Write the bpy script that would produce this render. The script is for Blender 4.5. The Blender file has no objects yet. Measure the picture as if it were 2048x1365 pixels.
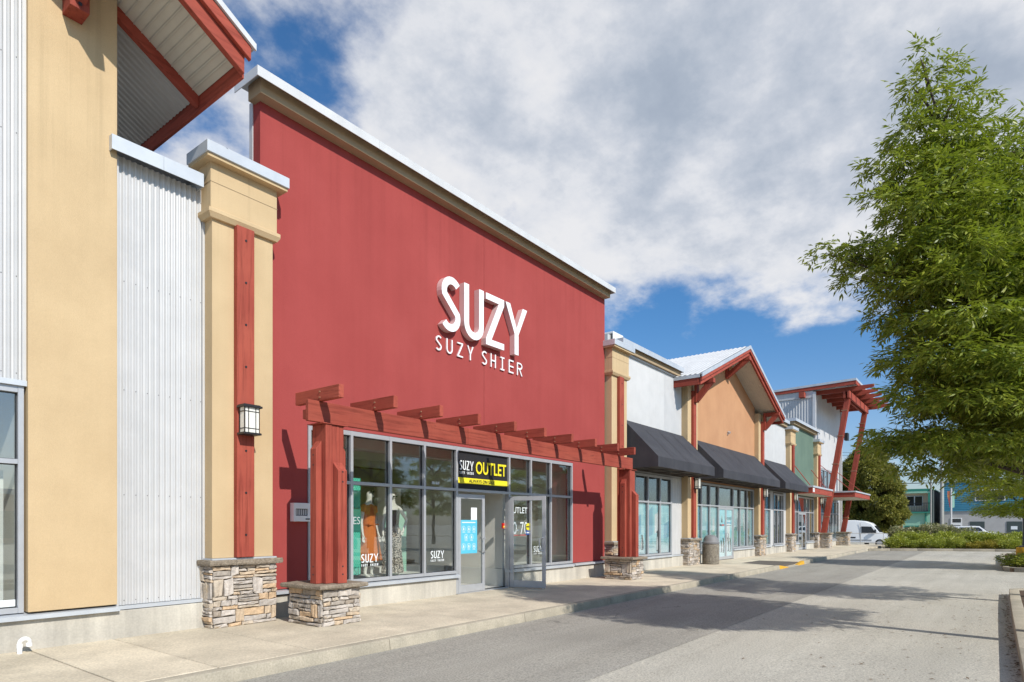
import bpy, bmesh, math, random
import numpy as np
from mathutils import Vector
R = math.radians
sc = bpy.context.scene
col = sc.collection

# ------------------------------------------------------------------ camera, sky, sun, exposure
TH = math.atan(966 / 1260)                      # angle between view axis and the shop fronts
cs, sn = math.cos(TH), math.sin(TH)
cam_d = bpy.data.cameras.new('camera'); cam = bpy.data.objects.new('camera', cam_d); col.objects.link(cam)
cam.location = (0, 0, 1.65)
cam.rotation_euler = (R(90), 0, TH - R(90))
cam_d.sensor_width = 36; cam_d.lens = 1260 / 2048 * 36
cam_d.shift_y = (1050 - 682.5) / 2048
cam_d.clip_start = .05; cam_d.clip_end = 5000
sc.camera = cam
SUN = Vector((.25, 1.0, -.80)).normalized()     # direction the sunlight travels
world = bpy.data.worlds.new('World'); sc.world = world; world.use_nodes = True
sun_d = bpy.data.lights.new('sun', 'SUN'); sun = bpy.data.objects.new('sun', sun_d); col.objects.link(sun)
sun_d.energy = 4.75; sun_d.angle = R(.55); sun_d.color = (1, .95, .87)
sun.rotation_euler = SUN.to_track_quat('-Z', 'Y').to_euler(); sun.location = (-10, -30, 30)
sc.view_settings.view_transform = 'Standard'; sc.view_settings.look = 'None'
sc.view_settings.exposure = 0.0; sc.view_settings.gamma = 1; sc.view_settings.use_curve_mapping = False
sc.cycles.max_bounces = 10; sc.cycles.diffuse_bounces = 6; sc.cycles.transparent_max_bounces = 12; sc.cycles.caustics_reflective = False; sc.cycles.caustics_refractive = False
sc.cycles.use_denoising = True; sc.cycles.sample_clamp_indirect = 4

class NT:
    """tiny node helper"""
    def __init__(s, tree): s.t = tree; s.n = tree.nodes; s.l = tree.links
    def new(s, typ, **kw):
        n = s.n.new(typ)
        for k, v in kw.items(): setattr(n, k, v)
        return n
    def link(s, a, b): s.l.new(a, b)
    def put(s, sock, v):
        if isinstance(v, bpy.types.NodeSocket): s.l.new(v, sock)
        else: sock.default_value = v
    def math(s, op, a, b=0.0, c=None, clamp=False):
        n = s.new('ShaderNodeMath', operation=op); n.use_clamp = clamp
        s.put(n.inputs[0], a); s.put(n.inputs[1], b)
        if c is not None: s.put(n.inputs[2], c)
        return n.outputs[0]
    def vmath(s, op, a, b=None):
        n = s.new('ShaderNodeVectorMath', operation=op); s.put(n.inputs[0], a)
        if b is not None: s.put(n.inputs[1], b)
        return n.outputs['Value'] if op in ('DOT_PRODUCT', 'LENGTH', 'DISTANCE') else n.outputs[0]
    def noise(s, vec, scale, detail=3, rough=.55, dist=0):
        n = s.new('ShaderNodeTexNoise'); s.put(n.inputs['Vector'], vec); n.inputs['Scale'].default_value = scale
        n.inputs['Detail'].default_value = detail; n.inputs['Roughness'].default_value = rough; n.inputs['Distortion'].default_value = dist
        return n.outputs['Fac']
    def ramp(s, fac, stops, interp='LINEAR'):
        n = s.new('ShaderNodeValToRGB'); s.put(n.inputs[0], fac); e = n.color_ramp.elements; n.color_ramp.interpolation = interp
        while len(e) < len(stops): e.new(.5)
        for i, (p, c) in enumerate(stops):
            e[i].position = p; e[i].color = (*c, 1) if len(c) == 3 else c
        return n.outputs[0]
    def mapr(s, v, a, b, c=0., d=1., smooth=False):
        n = s.new('ShaderNodeMapRange'); n.interpolation_type = 'SMOOTHSTEP' if smooth else 'LINEAR'
        s.put(n.inputs[0], v); n.inputs[1].default_value = a; n.inputs[2].default_value = b; n.inputs[3].default_value = c; n.inputs[4].default_value = d
        return n.outputs[0]
    def mix(s, fac, a, b, mode='MIX'):
        n = s.new('ShaderNodeMix', data_type='RGBA', blend_type=mode); s.put(n.inputs[0], fac)
        for i, v in ((6, a), (7, b)):
            if isinstance(v, bpy.types.NodeSocket): s.l.new(v, n.inputs[i])
            else: n.inputs[i].default_value = (*v, 1) if len(v) == 3 else v
        return n.outputs[2]
    def mapping(s, vec, scale=(1, 1, 1), loc=(0, 0, 0)):
        n = s.new('ShaderNodeMapping'); s.put(n.inputs[0], vec); n.inputs['Scale'].default_value = scale; n.inputs['Location'].default_value = loc
        return n.outputs[0]

def build_world():
    t = NT(world.node_tree); t.n.clear()
    out = t.new('ShaderNodeOutputWorld')
    sky = t.new('ShaderNodeTexSky', sky_type='NISHITA'); sky.sun_disc = False
    sky.sun_elevation = math.asin(-SUN.z); sky.sun_rotation = math.atan2(-SUN.x, -SUN.y)
    sky.air_density = 1.0; sky.dust_density = .9; sky.ozone_density = 3.0; sky.altitude = 50
    sz_ = t.new('ShaderNodeSeparateXYZ'); tc0 = t.new('ShaderNodeTexCoord'); t.link(tc0.outputs['Generated'], sz_.inputs[0]); tint = t.mix(t.mapr(sz_.outputs[2], .03, .34, 0, 1, True), (.84, .885, 1.0), (.46, .80, 1.03)); skc = t.mix(1.0, sky.outputs[0], tint, 'MULTIPLY'); bsky = t.new('ShaderNodeBackground'); t.link(skc, bsky.inputs[0]); bsky.inputs[1].default_value = .14
    tc = t.new('ShaderNodeTexCoord'); sep = t.new('ShaderNodeSeparateXYZ'); t.link(tc.outputs['Generated'], sep.inputs[0])
    d = tc.outputs['Generated']; z = sep.outputs[2]
    inv = t.math('DIVIDE', 1.0, t.math('ADD', t.math('MAXIMUM', z, 0.0), .32))
    cx = t.math('MULTIPLY', sep.outputs[0], inv); cy = t.math('MULTIPLY', sep.outputs[1], inv)
    comb = t.new('ShaderNodeCombineXYZ'); t.link(cx, comb.inputs[0]); t.link(cy, comb.inputs[1]); p = comb.outputs[0]
    p = t.mapping(p, loc=CLOUD_LOC)
    big = t.noise(p, 1.5, 2, .5); mid = t.noise(p, 3.8, 9, .58, .0); fine = t.noise(p, 11.0, 6, .6)
    dens = t.math('ADD', t.math('MULTIPLY', big, .75), t.math('MULTIPLY', mid, .72))
    # more cover overhead, clear towards the skyline, as the cloud bank in view
    elev = t.mapr(z, .20, .52, -.48, -.05, True)
    lobe = t.math('MULTIPLY', t.math('POWER', t.math('MAXIMUM', t.vmath('DOT_PRODUCT', d, CLOUD_DIR), 0.0), 2.5), .46)
    gap = t.math('MULTIPLY', t.math('POWER', t.math('MAXIMUM', t.vmath('DOT_PRODUCT', d, GAP_DIR), 0.0), 14.0), -.20)
    dens = t.math('ADD', t.math('ADD', dens, elev), t.math('ADD', lobe, gap))
    dens = t.math('ADD', dens, t.math('MULTIPLY', t.math('SUBTRACT', fine, .5), .16))
    mask = t.mapr(dens, .68, .87, 0, 1, True)
    # sunlit rims thin, thicker middles grey
    thick = t.math('ADD', t.mapr(dens, .78, 1.62, 0, .92), t.math('MULTIPLY', t.math('SUBTRACT', t.noise(t.mapping(p, loc=(.05, .12, 0)), 4.2, 9, .6), .5), 1.7))
    ccol = t.ramp(thick, [(0, (1.02, 1.02, 1.04)), (.16, (.92, .94, .99)), (.34, (.70, .75, .84)), (.55, (.52, .59, .70)), (1, (.36, .43, .55))])
    bcl = t.new('ShaderNodeBackground'); t.link(ccol, bcl.inputs[0]); bcl.inputs[1].default_value = .84
    mx = t.new('ShaderNodeMixShader'); t.link(t.math('MULTIPLY', mask, .96), mx.inputs[0]); t.link(bsky.outputs[0], mx.inputs[1]); t.link(bcl.outputs[0], mx.inputs[2])
    t.link(mx.outputs[0], out.inputs[0])
def dir_at(px, py):
    a = (px - 1024) / 1260; k = (1050 - py) / 1260
    return Vector((cs + a * sn, sn - a * cs, k)).normalized()[:]
CLOUD_LOC = (3.1, 1.7, 0); CLOUD_DIR = dir_at(1250, 200); GAP_DIR = dir_at(430, 330)
build_world()

# ------------------------------------------------------------------ materials
M = {}
def mat(name, c1, c2=None, *a_, drip=None, **k_):
    m = mat0(name, c1, c2, *a_, **k_)
    if drip:
        t = NT(m.node_tree); b = m.node_tree.nodes[m['bsdf']]; src = b.inputs['Base Color'].links[0].from_socket; g = t.new('ShaderNodeNewGeometry').outputs['Position']; sp = t.new('ShaderNodeSeparateXYZ'); t.link(g, sp.inputs[0])
        f = t.math('MULTIPLY', t.mapr(t.noise(t.mapping(g, (5.5, 5.5, .10)), 1.0, 4, .7), .50, .72), t.mapr(sp.outputs[2], drip[0] - drip[1], drip[0], 0, drip[2], True))
        c = t.mix(f, src, [v * .45 for v in c1]); f2 = t.math('MULTIPLY', t.mapr(t.noise(t.mapping(g, (.5, .5, .35)), 1.6, 6, .62),   .52, .72), .16); c = t.mix(f2, c, [min(1, v * 1.28 + .02) for v in c1]); t.link(c, b.inputs['Base Color'])
    return m
def mat0(name, c1, c2=None, ns=3, rough=.8, bump=0, bs=60, metal=0, streak=0, spec=.4, rnd=0, dist=.004, detail=4, fine=0):
    m = bpy.data.materials.new(name); m.use_nodes = True; t = NT(m.node_tree); t.n.clear()
    out = t.new('ShaderNodeOutputMaterial'); b = t.new('ShaderNodeBsdfPrincipled'); t.link(b.outputs[0], out.inputs[0])
    pos = t.new('ShaderNodeNewGeometry').outputs['Position']
    c = (*c1, 1)
    if c2 is not None: c = t.mix(t.mapr(t.noise(pos, ns, detail), .35, .65, 0, 1), c1, c2)
    if streak:
        s_ = t.noise(t.mapping(pos, (2.2, 2.2, .12)), 1.6, 5, .65)
        c = t.mix(1.0, c, t.ramp(s_, [(.3, (1 - streak,) * 3), (.62, (1, 1, 1))]), 'MULTIPLY')
    if fine:
        c = t.mix(1.0, c, t.ramp(t.noise(pos, bs * .8, 2), [(.3, (1 - fine,) * 3), (.7, (1 + fine * .3,) * 3)]), 'MULTIPLY')
    if rnd:
        oi = t.new('ShaderNodeObjectInfo').outputs['Random']
        c = t.mix(1.0, c, t.ramp(oi, [(0, (1 - rnd,) * 3), (1, (1, 1, 1))]), 'MULTIPLY')
    t.put(b.inputs['Base Color'], c)
    b.inputs['Roughness'].default_value = rough; b.inputs['Metallic'].default_value = metal; b.inputs['Specular IOR Level'].default_value = spec
    if bump:
        bn = t.new('ShaderNodeBump'); bn.inputs['Strength'].default_value = bump; bn.inputs['Distance'].default_value = dist
        t.link(t.noise(pos, bs, 3, .6), bn.inputs['Height']); t.link(bn.outputs[0], b.inputs['Normal'])
    M[name] = m; m['bsdf'] = b.name
    return m
mat('stucco_red', (.338, .063, .058), (.362, .070, .064), 1.0, .92, .5, 110, streak=.06, spec=.15, fine=.06, detail=8, drip=(8.35, 3.0, .20), dist=.008)
mat('stucco_yellow', (.535, .395, .232), (.595, .445, .265), 1.1, .92, .5, 110, streak=.04, spec=.15, fine=.06, detail=8, drip=(6.95, 2.0, .35), dist=.008)
mat('stucco_tan', (.36, .27, .17), (.40, .30, .19), 2, .9, .35, 140, spec=.2)
mat('stucco_orange', (.47, .25, .135), (.52, .285, .155), 1, .9, .3, 130, streak=.05, spec=.2)
mat('stucco_green', (.115, .172, .135), (.138, .20, .155), 1, .9, .3, 130, streak=.06, spec=.2)
mat('galvanised', (.545, .542, .538), (.585, .58, .575), 2.5, .45, 0, 40, metal=.12, streak=.06)
mat('flashing', (.52, .55, .59), (.60, .63, .66), 2, .45, 0, 40, metal=.3, streak=.06)
mat('white_flashing', (.58, .585, .59), (.64, .645, .65), 2, .5, 0, 40, metal=.1, streak=.10)
mat('aluminium', (.46, .47, .49), (.50, .51, .53), 6, .38, 0, 40, metal=.35)
mat('timber_red', (.40, .085, .052), (.46, .105, .062), 3, .72, .3, 40, streak=.16, rnd=.18, dist=.003, spec=.25)
mat('timber_end', (.34, .20, .12), (.30, .13, .08), 30, .85, .3, 90)
mat('concrete_wall', (.62, .58, .50), (.49, .46, .405), 1.4, .9, .4, 50, streak=.28, fine=.1, spec=.2)
mat('pavement', (.74, .65, .50), (.575, .505, .39), 1.5, .92, .35, 55, rnd=.12, fine=.22, spec=.15, detail=7)
mat('kerb', (.52, .46, .36), (.40, .36, .285), 2.2, .92, .5, 60, streak=.1, rnd=.12, fine=.2, spec=.15, detail=7)
mat('mortar', (.10, .085, .07), (.14, .12, .10), 20, .95)
mat('stone_cap', (.25, .205, .155), (.34, .285, .22), 9, .95, 1.0, 45, dist=.02, spec=.1, fine=.25)
mat('soffit_white', (.52, .49, .43), (.57, .54, .47), 3, .7, 0)
mat('black_metal', (.022, .022, .025), None, rough=.45)
mat('awning_cloth', (.045, .046, .055), (.060, .061, .070), 1.2, .8, .25, 200, streak=.14, spec=.25, detail=7)
mat('awning_frame', (.06, .05, .042), None, rough=.7)
mat('lamp_glass', (.74, .73, .66), (.80, .79, .72), 8, .35)
mat('white_paint', (.80, .80, .79), (.84, .84, .83), 4, .35)
mat('white_letter', (.84, .84, .84), None, rough=.4)
mat('letter_side', (.72, .52, .50), None, rough=.3, metal=.15)  # pink base puts the red wall's reflection into the colour
mat('yellow_paint', (.72, .40, .02), (.64, .34, .03), 9, .75, .3, 60, fine=.2)
mat('sign_black', (.022, .021, .023), None, rough=.55)
mat('sign_yellow', (.86, .74, .03), None, rough=.5)
mat('sticker_blue', (.03, .09, .35), None, rough=.4)
mat('poster_cyan', (.10, .50, .68), (.12, .53, .71), 8, .45)
mat('print_white', (.80, .84, .86), None, rough=.5)
mat('print_pale', (.36, .66, .75), None, rough=.5)
mat('print_dark', (.05, .055, .06), None, rough=.5)
mat('print_red', (.60, .05, .05), None, rough=.5)
mat('print_blue', (.16, .42, .58), None, rough=.5)
mat('alarm_red', (.60, .02, .015), None, rough=.4)
mat('interior_wall', (.72, .71, .64), (.76, .75, .68), 2, .85)
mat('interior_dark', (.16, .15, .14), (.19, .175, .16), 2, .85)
mat('interior_brown', (.30, .17, .13), (.33, .19, .15), 2, .85)
mat('interior_floor', (.58, .57, .54), (.63, .62, .58), 2, .45)
mat('ledge_white', (.66, .67, .62), (.70, .70, .66), 2, .6)
mat('mannequin', (.74, .73, .66), None, rough=.35)
mat('dress_orange', (.58, .165, .035), (.64, .19, .045), 14, .9, .3, 90, dist=.006)
mat('dark_glasses', (.01, .01, .01), None, rough=.2)
mat('rubber', (.018, .018, .018), None, rough=.85)
mat('car_white', (.78, .79, .80), None, rough=.22, spec=.6)
mat('car_dark', (.03, .02, .035), None, rough=.2, spec=.6)
mat('car_silver', (.42, .44, .47), None, rough=.25, metal=.5)
mat('chrome', (.6, .6, .6), None, rough=.2, metal=1)
mat('soil', (.075, .045, .028), (.11, .07, .045), 7, .95, 1, 30, dist=.03)
mat('bark', (.045, .035, .026), (.08, .062, .046), 14, .95, 1, 35, dist=.02)
mat('grey_pole', (.30, .29, .27), (.36, .35, .33), 5, .85, .3, 30)
mat('lamp_pole', (.055, .06, .066), None, rough=.5)
mat('green_wall', (.27, .50, .385), (.31, .55, .425), 1.2, .85, .3, 60)
mat('green_trim', (.035, .22, .165), None, rough=.7)
mat('beige_wall', (.74, .60, .45), (.78, .63, .475), 1, .85)
mat('dark_side', (.055, .075, .075), (.07, .09, .09), 1, .9)
mat('blue_siding', (.045, .21, .32), (.055, .23, .345), 1, .65)
mat('grey_block', (.42, .41, .40), (.46, .45, .44), 1.5, .9, .4, 30)
mat('shop_pink', (.42, .25, .19), (.46, .28, .21), 1, .9)
mat('banner_pink', (.62, .05, .13), (.85, .36, .10), 1.6, .7)
mat('banner_mint', (.42, .72, .56), None, rough=.7)
mat('wire', (.02, .02, .02), None, rough=.7)
mat('litter', (.10, .06, .03), (.18, .11, .05), 40, .9)
mat('ac_white', (.74, .75, .75), None, rough=.5)
mat('grille', (.10, .10, .10), None, rough=.6)
mat('window_dark', (.03, .035, .04), None, rough=.08, spec=.8)
mat('lid_grey', (.20, .20, .205), None, rough=.6)
mat('trousers', (.5, .46, .38), None, rough=.9)

def timber():
    for ax, scl in (('x', (1.2, 22, 22)), ('y', (22, 1.2, 22)), ('z', (22, 22, 1.2))):
        m = bpy.data.materials.new('timber_red_' + ax); m.use_nodes = True; t = NT(m.node_tree); t.n.clear(); M['timber_red_' + ax] = m
        out = t.new('ShaderNodeOutputMaterial'); b = t.new('ShaderNodeBsdfPrincipled'); t.link(b.outputs[0], out.inputs[0])
        pos = t.new('ShaderNodeNewGeometry').outputs['Position']; oi = t.new('ShaderNodeObjectInfo').outputs['Random']
        g = t.noise(t.mapping(pos, scl), 1.0, 6, .62, .5); w = t.noise(pos, 1.7, 5, .6); k = t.noise(t.mapping(pos, [min(v, 6) for v in scl]), 1.0, 2, .5, 1.2)
        c = t.mix(t.mapr(w, .35, .65), (.318, .063, .043), (.378, .084, .055))
        c = t.mix(1.0, c, t.ramp(g, [(.32, (.66, .62, .60)), (.5, (1, 1, 1)), (.72, (1.10, 1.06, 1.02))]), 'MULTIPLY')
        c = t.mix(t.mapr(g, .735, .76, 0, .55), c, (.52, .33, .24)); c = t.mix(t.mapr(k, .27, .22, 0, .55), c, (.14, .035, .025))
        c = t.mix(1.0, c, t.ramp(oi, [(0, (.80, .80, .80)), (1, (1.04, 1.04, 1.04))]), 'MULTIPLY')
        t.link(c, b.inputs['Base Color']); b.inputs['Roughness'].default_value = .75; b.inputs['Specular IOR Level'].default_value = .22
        bn = t.new('ShaderNodeBump'); bn.inputs['Strength'].default_value = .55; bn.inputs['Distance'].default_value = .006; t.link(g, bn.inputs['Height']); t.link(bn.outputs[0], b.inputs['Normal'])
timber()
def special():
    # stone: every stone its own tone
    m = bpy.data.materials.new('stone'); m.use_nodes = True; t = NT(m.node_tree); t.n.clear(); M['stone'] = m
    out = t.new('ShaderNodeOutputMaterial'); b = t.new('ShaderNodeBsdfPrincipled'); t.link(b.outputs[0], out.inputs[0])
    pos = t.new('ShaderNodeNewGeometry').outputs['Position']; oi = t.new('ShaderNodeObjectInfo').outputs['Random']
    isl = t.new('ShaderNodeNewGeometry').outputs['Random Per Island']
    r_ = t.math('FRACT', t.math('ADD', oi, t.math('MULTIPLY', isl, 3.7)))
    c = t.ramp(r_, [(0, (.36, .335, .315)), (.2, (.44, .41, .385)), (.36, (.30, .275, .25)), (.48, (.43, .35, .265)), (.60, (.38, .355, .335)), (.72, (.46, .345, .235)), (.8, (.42, .37, .31)), (.9, (.28, .245, .21)), (1, (.48, .45, .42))], 'CONSTANT')
    n1 = t.noise(pos, 14, 6, .65)
    c = t.mix(1, c, t.ramp(n1, [(.28, (.85, .82, .78)), (.7, (1.5, 1.44, 1.36))]), 'MULTIPLY')
    c = t.mix(t.mapr(t.noise(pos, 5, 3), .58, .75), c, (.40, .315, .215), 'MIX')
    t.link(c, b.inputs['Base Color']); b.inputs['Roughness'].default_value = .95; b.inputs['Specular IOR Level'].default_value = .12
    bn = t.new('ShaderNodeBump'); bn.inputs['Strength'].default_value = .9; bn.inputs['Distance'].default_value = .012
    t.link(t.noise(pos, 38, 5, .65), bn.inputs['Height']); t.link(bn.outputs[0], b.inputs['Normal'])
    # asphalt, two ages
    for nm, ca, cb in (('asphalt_new', (.30, .286, .255), (.345, .328, .29)), ('asphalt_old', (.415, .394, .343), (.475, .45, .39))):
        m = bpy.data.materials.new(nm); m.use_nodes = True; t = NT(m.node_tree); t.n.clear(); M[nm] = m
        out = t.new('ShaderNodeOutputMaterial'); b = t.new('ShaderNodeBsdfPrincipled'); t.link(b.outputs[0], out.inputs[0])
        pos = t.new('ShaderNodeNewGeometry').outputs['Position']
        c = t.mix(t.mapr(t.noise(pos, .35, 6, .6), .35, .65), ca, cb)
        c = t.mix(1, c, t.ramp(t.noise(t.mapping(pos, (.16, 1.5, 1)), 1.1, 5, .6), [(.3, (.86, .855, .845)), (.65, (1.04, 1.04, 1.04))]), 'MULTIPLY')
        c = t.mix(1, c, t.ramp(t.noise(pos, 44, 5, .85), [(.32, (.45, .45, .45)), (.5, (1.02, 1.02, 1.02)), (.68, (1.5, 1.48, 1.42))]), 'MULTIPLY')
        c = t.mix(t.mapr(t.noise(pos, 1.1, 6, .7), .66, .80, 0, .55), c, (.12, .115, .105))
        nz = t.new('ShaderNodeTexNoise'); t.link(pos, nz.inputs['Vector']); nz.inputs['Scale'].default_value = 1.4; nz.inputs['Detail'].default_value = 6
        wp = t.vmath('ADD', pos, t.vmath('MULTIPLY', nz.outputs['Color'], (1.3, 1.3, 0)))
        vo = t.new('ShaderNodeTexVoronoi', feature='DISTANCE_TO_EDGE'); t.link(wp, vo.inputs['Vector']); vo.inputs['Scale'].default_value = .28
        crack = t.math('MULTIPLY', t.mapr(vo.outputs['Distance'], .0, .0045, 1, 0), t.mapr(t.noise(pos, .5, 3), .50, .60))
        c = t.mix(t.math('MULTIPLY', crack, .6), c, (.07, .065, .06))
        c = t.mix(t.mapr(t.noise(pos, 3.3, 2, .4), .74, .80, 0, .5), c, (.10, .095, .088))
        t.link(c, b.inputs['Base Color']); b.inputs['Roughness'].default_value = .93; b.inputs['Specular IOR Level'].default_value = .15
        bn = t.new('ShaderNodeBump'); bn.inputs['Strength'].default_value = .5; bn.inputs['Distance'].default_value = .004
        t.link(t.noise(pos, 170, 2, .6), bn.inputs['Height']); t.link(bn.outputs[0], b.inputs['Normal'])
    # window glass: clear sheet with mirror reflection growing at grazing angles
    for nm, tint, gain, base in (('glass', (.98, .992, .985), 2.0, .045), ('glass_clear', (.98, .99, .985), 1.0, .0)):
        m = bpy.data.materials.new(nm); m.use_nodes = True; t = NT(m.node_tree); t.n.clear(); M[nm] = m
        out = t.new('ShaderNodeOutputMaterial'); tr = t.new('ShaderNodeBsdfTransparent'); gl = t.new('ShaderNodeBsdfGlossy')
        tr.inputs[0].default_value = (*tint, 1); gl.inputs['Roughness'].default_value = .0; gl.inputs[0].default_value = (.9, .95, .96, 1)
        geo = t.new('ShaderNodeNewGeometry'); pos = geo.outputs['Position']
        cosi = t.math('ABSOLUTE', t.vmath('DOT_PRODUCT', geo.outputs['Normal'], geo.outputs['Incoming']))
        frs = t.math('ADD', .04, t.math('MULTIPLY', .96, t.math('POWER', t.math('SUBTRACT', 1.0, cosi, clamp=True), 5.0)))
        bn = t.new('ShaderNodeBump'); bn.inputs['Strength'].default_value = .05; bn.inputs['Distance'].default_value = .02
        t.link(t.noise(pos, 1.3, 2), bn.inputs['Height']); t.link(bn.outputs[0], gl.inputs['Normal'])
        f = t.math('ADD', t.math('MULTIPLY', frs, gain), base, clamp=True)
        mx = t.new('ShaderNodeMixShader'); t.link(f, mx.inputs[0]); t.link(tr.outputs[0], mx.inputs[1]); t.link(gl.outputs[0], mx.inputs[2]); t.link(mx.outputs[0], out.inputs[0])
    # leaves
    for nm, ca, cb, tr_, spc in (('leaf_ash', (.070, .125, .016), (.32, .345, .045), (.34, .44, .035), .45), ('leaf_lime', (.13, .20, .02), (.36, .40, .04), (.52, .62, .05), .4),
                            ('leaf_dark', (.10, .13, .026), (.32, .28, .065), (.26, .28, .04), .25), ('leaf_shrub', (.14, .20, .024), (.44, .45, .07), (.38, .45, .04), .5),
                            ('leaf_yellow', (.22, .22, .025), (.42, .33, .05), (.36, .34, .04), .4), ('leaf_flower', (.09, .12, .03), (.50, .45, .27), (.2, .24, .07), .3)):
        m = bpy.data.materials.new(nm); m.use_nodes = True; t = NT(m.node_tree); t.n.clear(); M[nm] = m
        out = t.new('ShaderNodeOutputMaterial'); b = t.new('ShaderNodeBsdfPrincipled'); b.inputs['Roughness'].default_value = .42; b.inputs['Specular IOR Level'].default_value = spc
        g = t.new('ShaderNodeNewGeometry')
        fac = t.math('ADD', t.math('MULTIPLY', g.outputs['Random Per Island'], .6), t.math('MULTIPLY', t.noise(g.outputs['Position'], 1.3, 2), .55))
        c = t.ramp(fac, [(.2, ca), (.85, cb)]); t.link(c, b.inputs['Base Color'])
        tl = t.new('ShaderNodeBsdfTranslucent'); tl.inputs[0].default_value = (*tr_, 1)
        mx = t.new('ShaderNodeMixShader'); mx.inputs[0].default_value = .27; t.link(b.outputs[0], mx.inputs[1]); t.link(tl.outputs[0], mx.inputs[2]); t.link(mx.outputs[0], out.inputs[0])
    # printed window film: pale icy street in cool blues (flat print)
    m = bpy.data.materials.new('window_film'); m.use_nodes = True; t = NT(m.node_tree); t.n.clear(); M['window_film'] = m
    out = t.new('ShaderNodeOutputMaterial'); b = t.new('ShaderNodeBsdfPrincipled'); t.link(b.outputs[0], out.inputs[0]); b.inputs['Roughness'].default_value = .5
    pos = t.new('ShaderNodeNewGeometry').outputs['Position']; sp = t.new('ShaderNodeSeparateXYZ'); t.link(pos, sp.inputs[0])
    v = t.noise(t.mapping(pos, (2.4, 1, .7)), 1.7, 5, .6); w = t.noise(t.mapping(pos, (.7, 1, 3.0)), 2.0, 4, .6)
    c = t.ramp(t.math('ADD', t.math('MULTIPLY', v, .6), t.math('MULTIPLY', w, .4)), [(.34, (.16, .52, .66)), (.48, (.36, .70, .78)), (.56, (.50, .80, .85)), (.66, (.72, .88, .91))])
    c = t.mix(t.mapr(sp.outputs[2], 1.15, .75, 0, .85), c, (.66, .78, .84)); t.link(c, b.inputs['Base Color'])
    # dotted green banner print and animal-print cloth
    m = bpy.data.materials.new('banner_dots'); m.use_nodes = True; t = NT(m.node_tree); t.n.clear(); M['banner_dots'] = m
    out = t.new('ShaderNodeOutputMaterial'); b = t.new('ShaderNodeBsdfPrincipled'); t.link(b.outputs[0], out.inputs[0]); b.inputs['Roughness'].default_value = .6
    pos = t.new('ShaderNodeNewGeometry').outputs['Position']; sp = t.new('ShaderNodeSeparateXYZ'); t.link(pos, sp.inputs[0])
    def dot(off):
        a = t.math('SUBTRACT', t.math('FRACT', t.math('ADD', t.math('MULTIPLY', sp.outputs[0], 20), off)), .5); bb = t.math('SUBTRACT', t.math('FRACT', t.math('ADD', t.math('MULTIPLY', sp.outputs[2], 15), off)), .5)
        return t.math('LESS_THAN', t.math('ADD', t.math('MULTIPLY', a, a), t.math('MULTIPLY', bb, bb)), .045)
    dots = t.math('MAXIMUM', dot(0), dot(.5))
    c = t.mix(dots, (.10, .62, .44), (.03, .36, .26)); t.link(c, b.inputs['Base Color'])
    m = bpy.data.materials.new('animal_print'); m.use_nodes = True; t = NT(m.node_tree); t.n.clear(); M['animal_print'] = m
    out = t.new('ShaderNodeOutputMaterial'); b = t.new('ShaderNodeBsdfPrincipled'); t.link(b.outputs[0], out.inputs[0]); b.inputs['Roughness'].default_value = .9
    pos = t.new('ShaderNodeNewGeometry').outputs['Position']
    c = t.ramp(t.noise(pos, 42, 1, .4), [(.47, (.05, .045, .04)), (.53, (.55, .50, .42))]); t.link(c, b.inputs['Base Color'])
    # exposed aggregate
    m = bpy.data.materials.new('aggregate'); m.use_nodes = True; t = NT(m.node_tree); t.n.clear(); M['aggregate'] = m
    out = t.new('ShaderNodeOutputMaterial'); b = t.new('ShaderNodeBsdfPrincipled'); t.link(b.outputs[0], out.inputs[0]); b.inputs['Roughness'].default_value = .9
    pos = t.new('ShaderNodeNewGeometry').outputs['Position']; vo = t.new('ShaderNodeTexVoronoi'); t.link(pos, vo.inputs['Vector']); vo.inputs['Scale'].default_value = 55
    sv = t.new('ShaderNodeSeparateColor'); t.link(vo.outputs['Color'], sv.inputs[0])
    c = t.ramp(sv.outputs[0], [(0, (.06, .05, .04)), (.4, (.17, .145, .11)), (.75, (.28, .245, .19)), (1, (.38, .35, .30))]); t.link(c, b.inputs['Base Color'])
    bn = t.new('ShaderNodeBump'); bn.inputs['Strength'].default_value = .7; bn.inputs['Distance'].default_value = .01; t.link(vo.outputs['Distance'], bn.inputs['Height']); t.link(bn.outputs[0], b.inputs['Normal'])
special()

# ------------------------------------------------------------------ mesh helpers
WL = {}                                           # world location of every object that can be a parent
def link(o, parent, loc):
    col.objects.link(o); loc = Vector(loc)
    if parent is not None:
        o.parent = parent; o.location = loc - WL[parent]
    else: o.location = loc
    WL[o] = loc
    return o
def tag(o, label=None, cat=None, group=None, kind=None):
    if label: o['label'] = label
    if cat: o['category'] = cat
    if group: o['group'] = group
    if kind: o['kind'] = kind
    return o
def thing(name, loc, label, cat, group=None):
    o = bpy.data.objects.new(name, None); o.empty_display_size = .2
    link(o, None, loc); return tag(o, label, cat, group)

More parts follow.
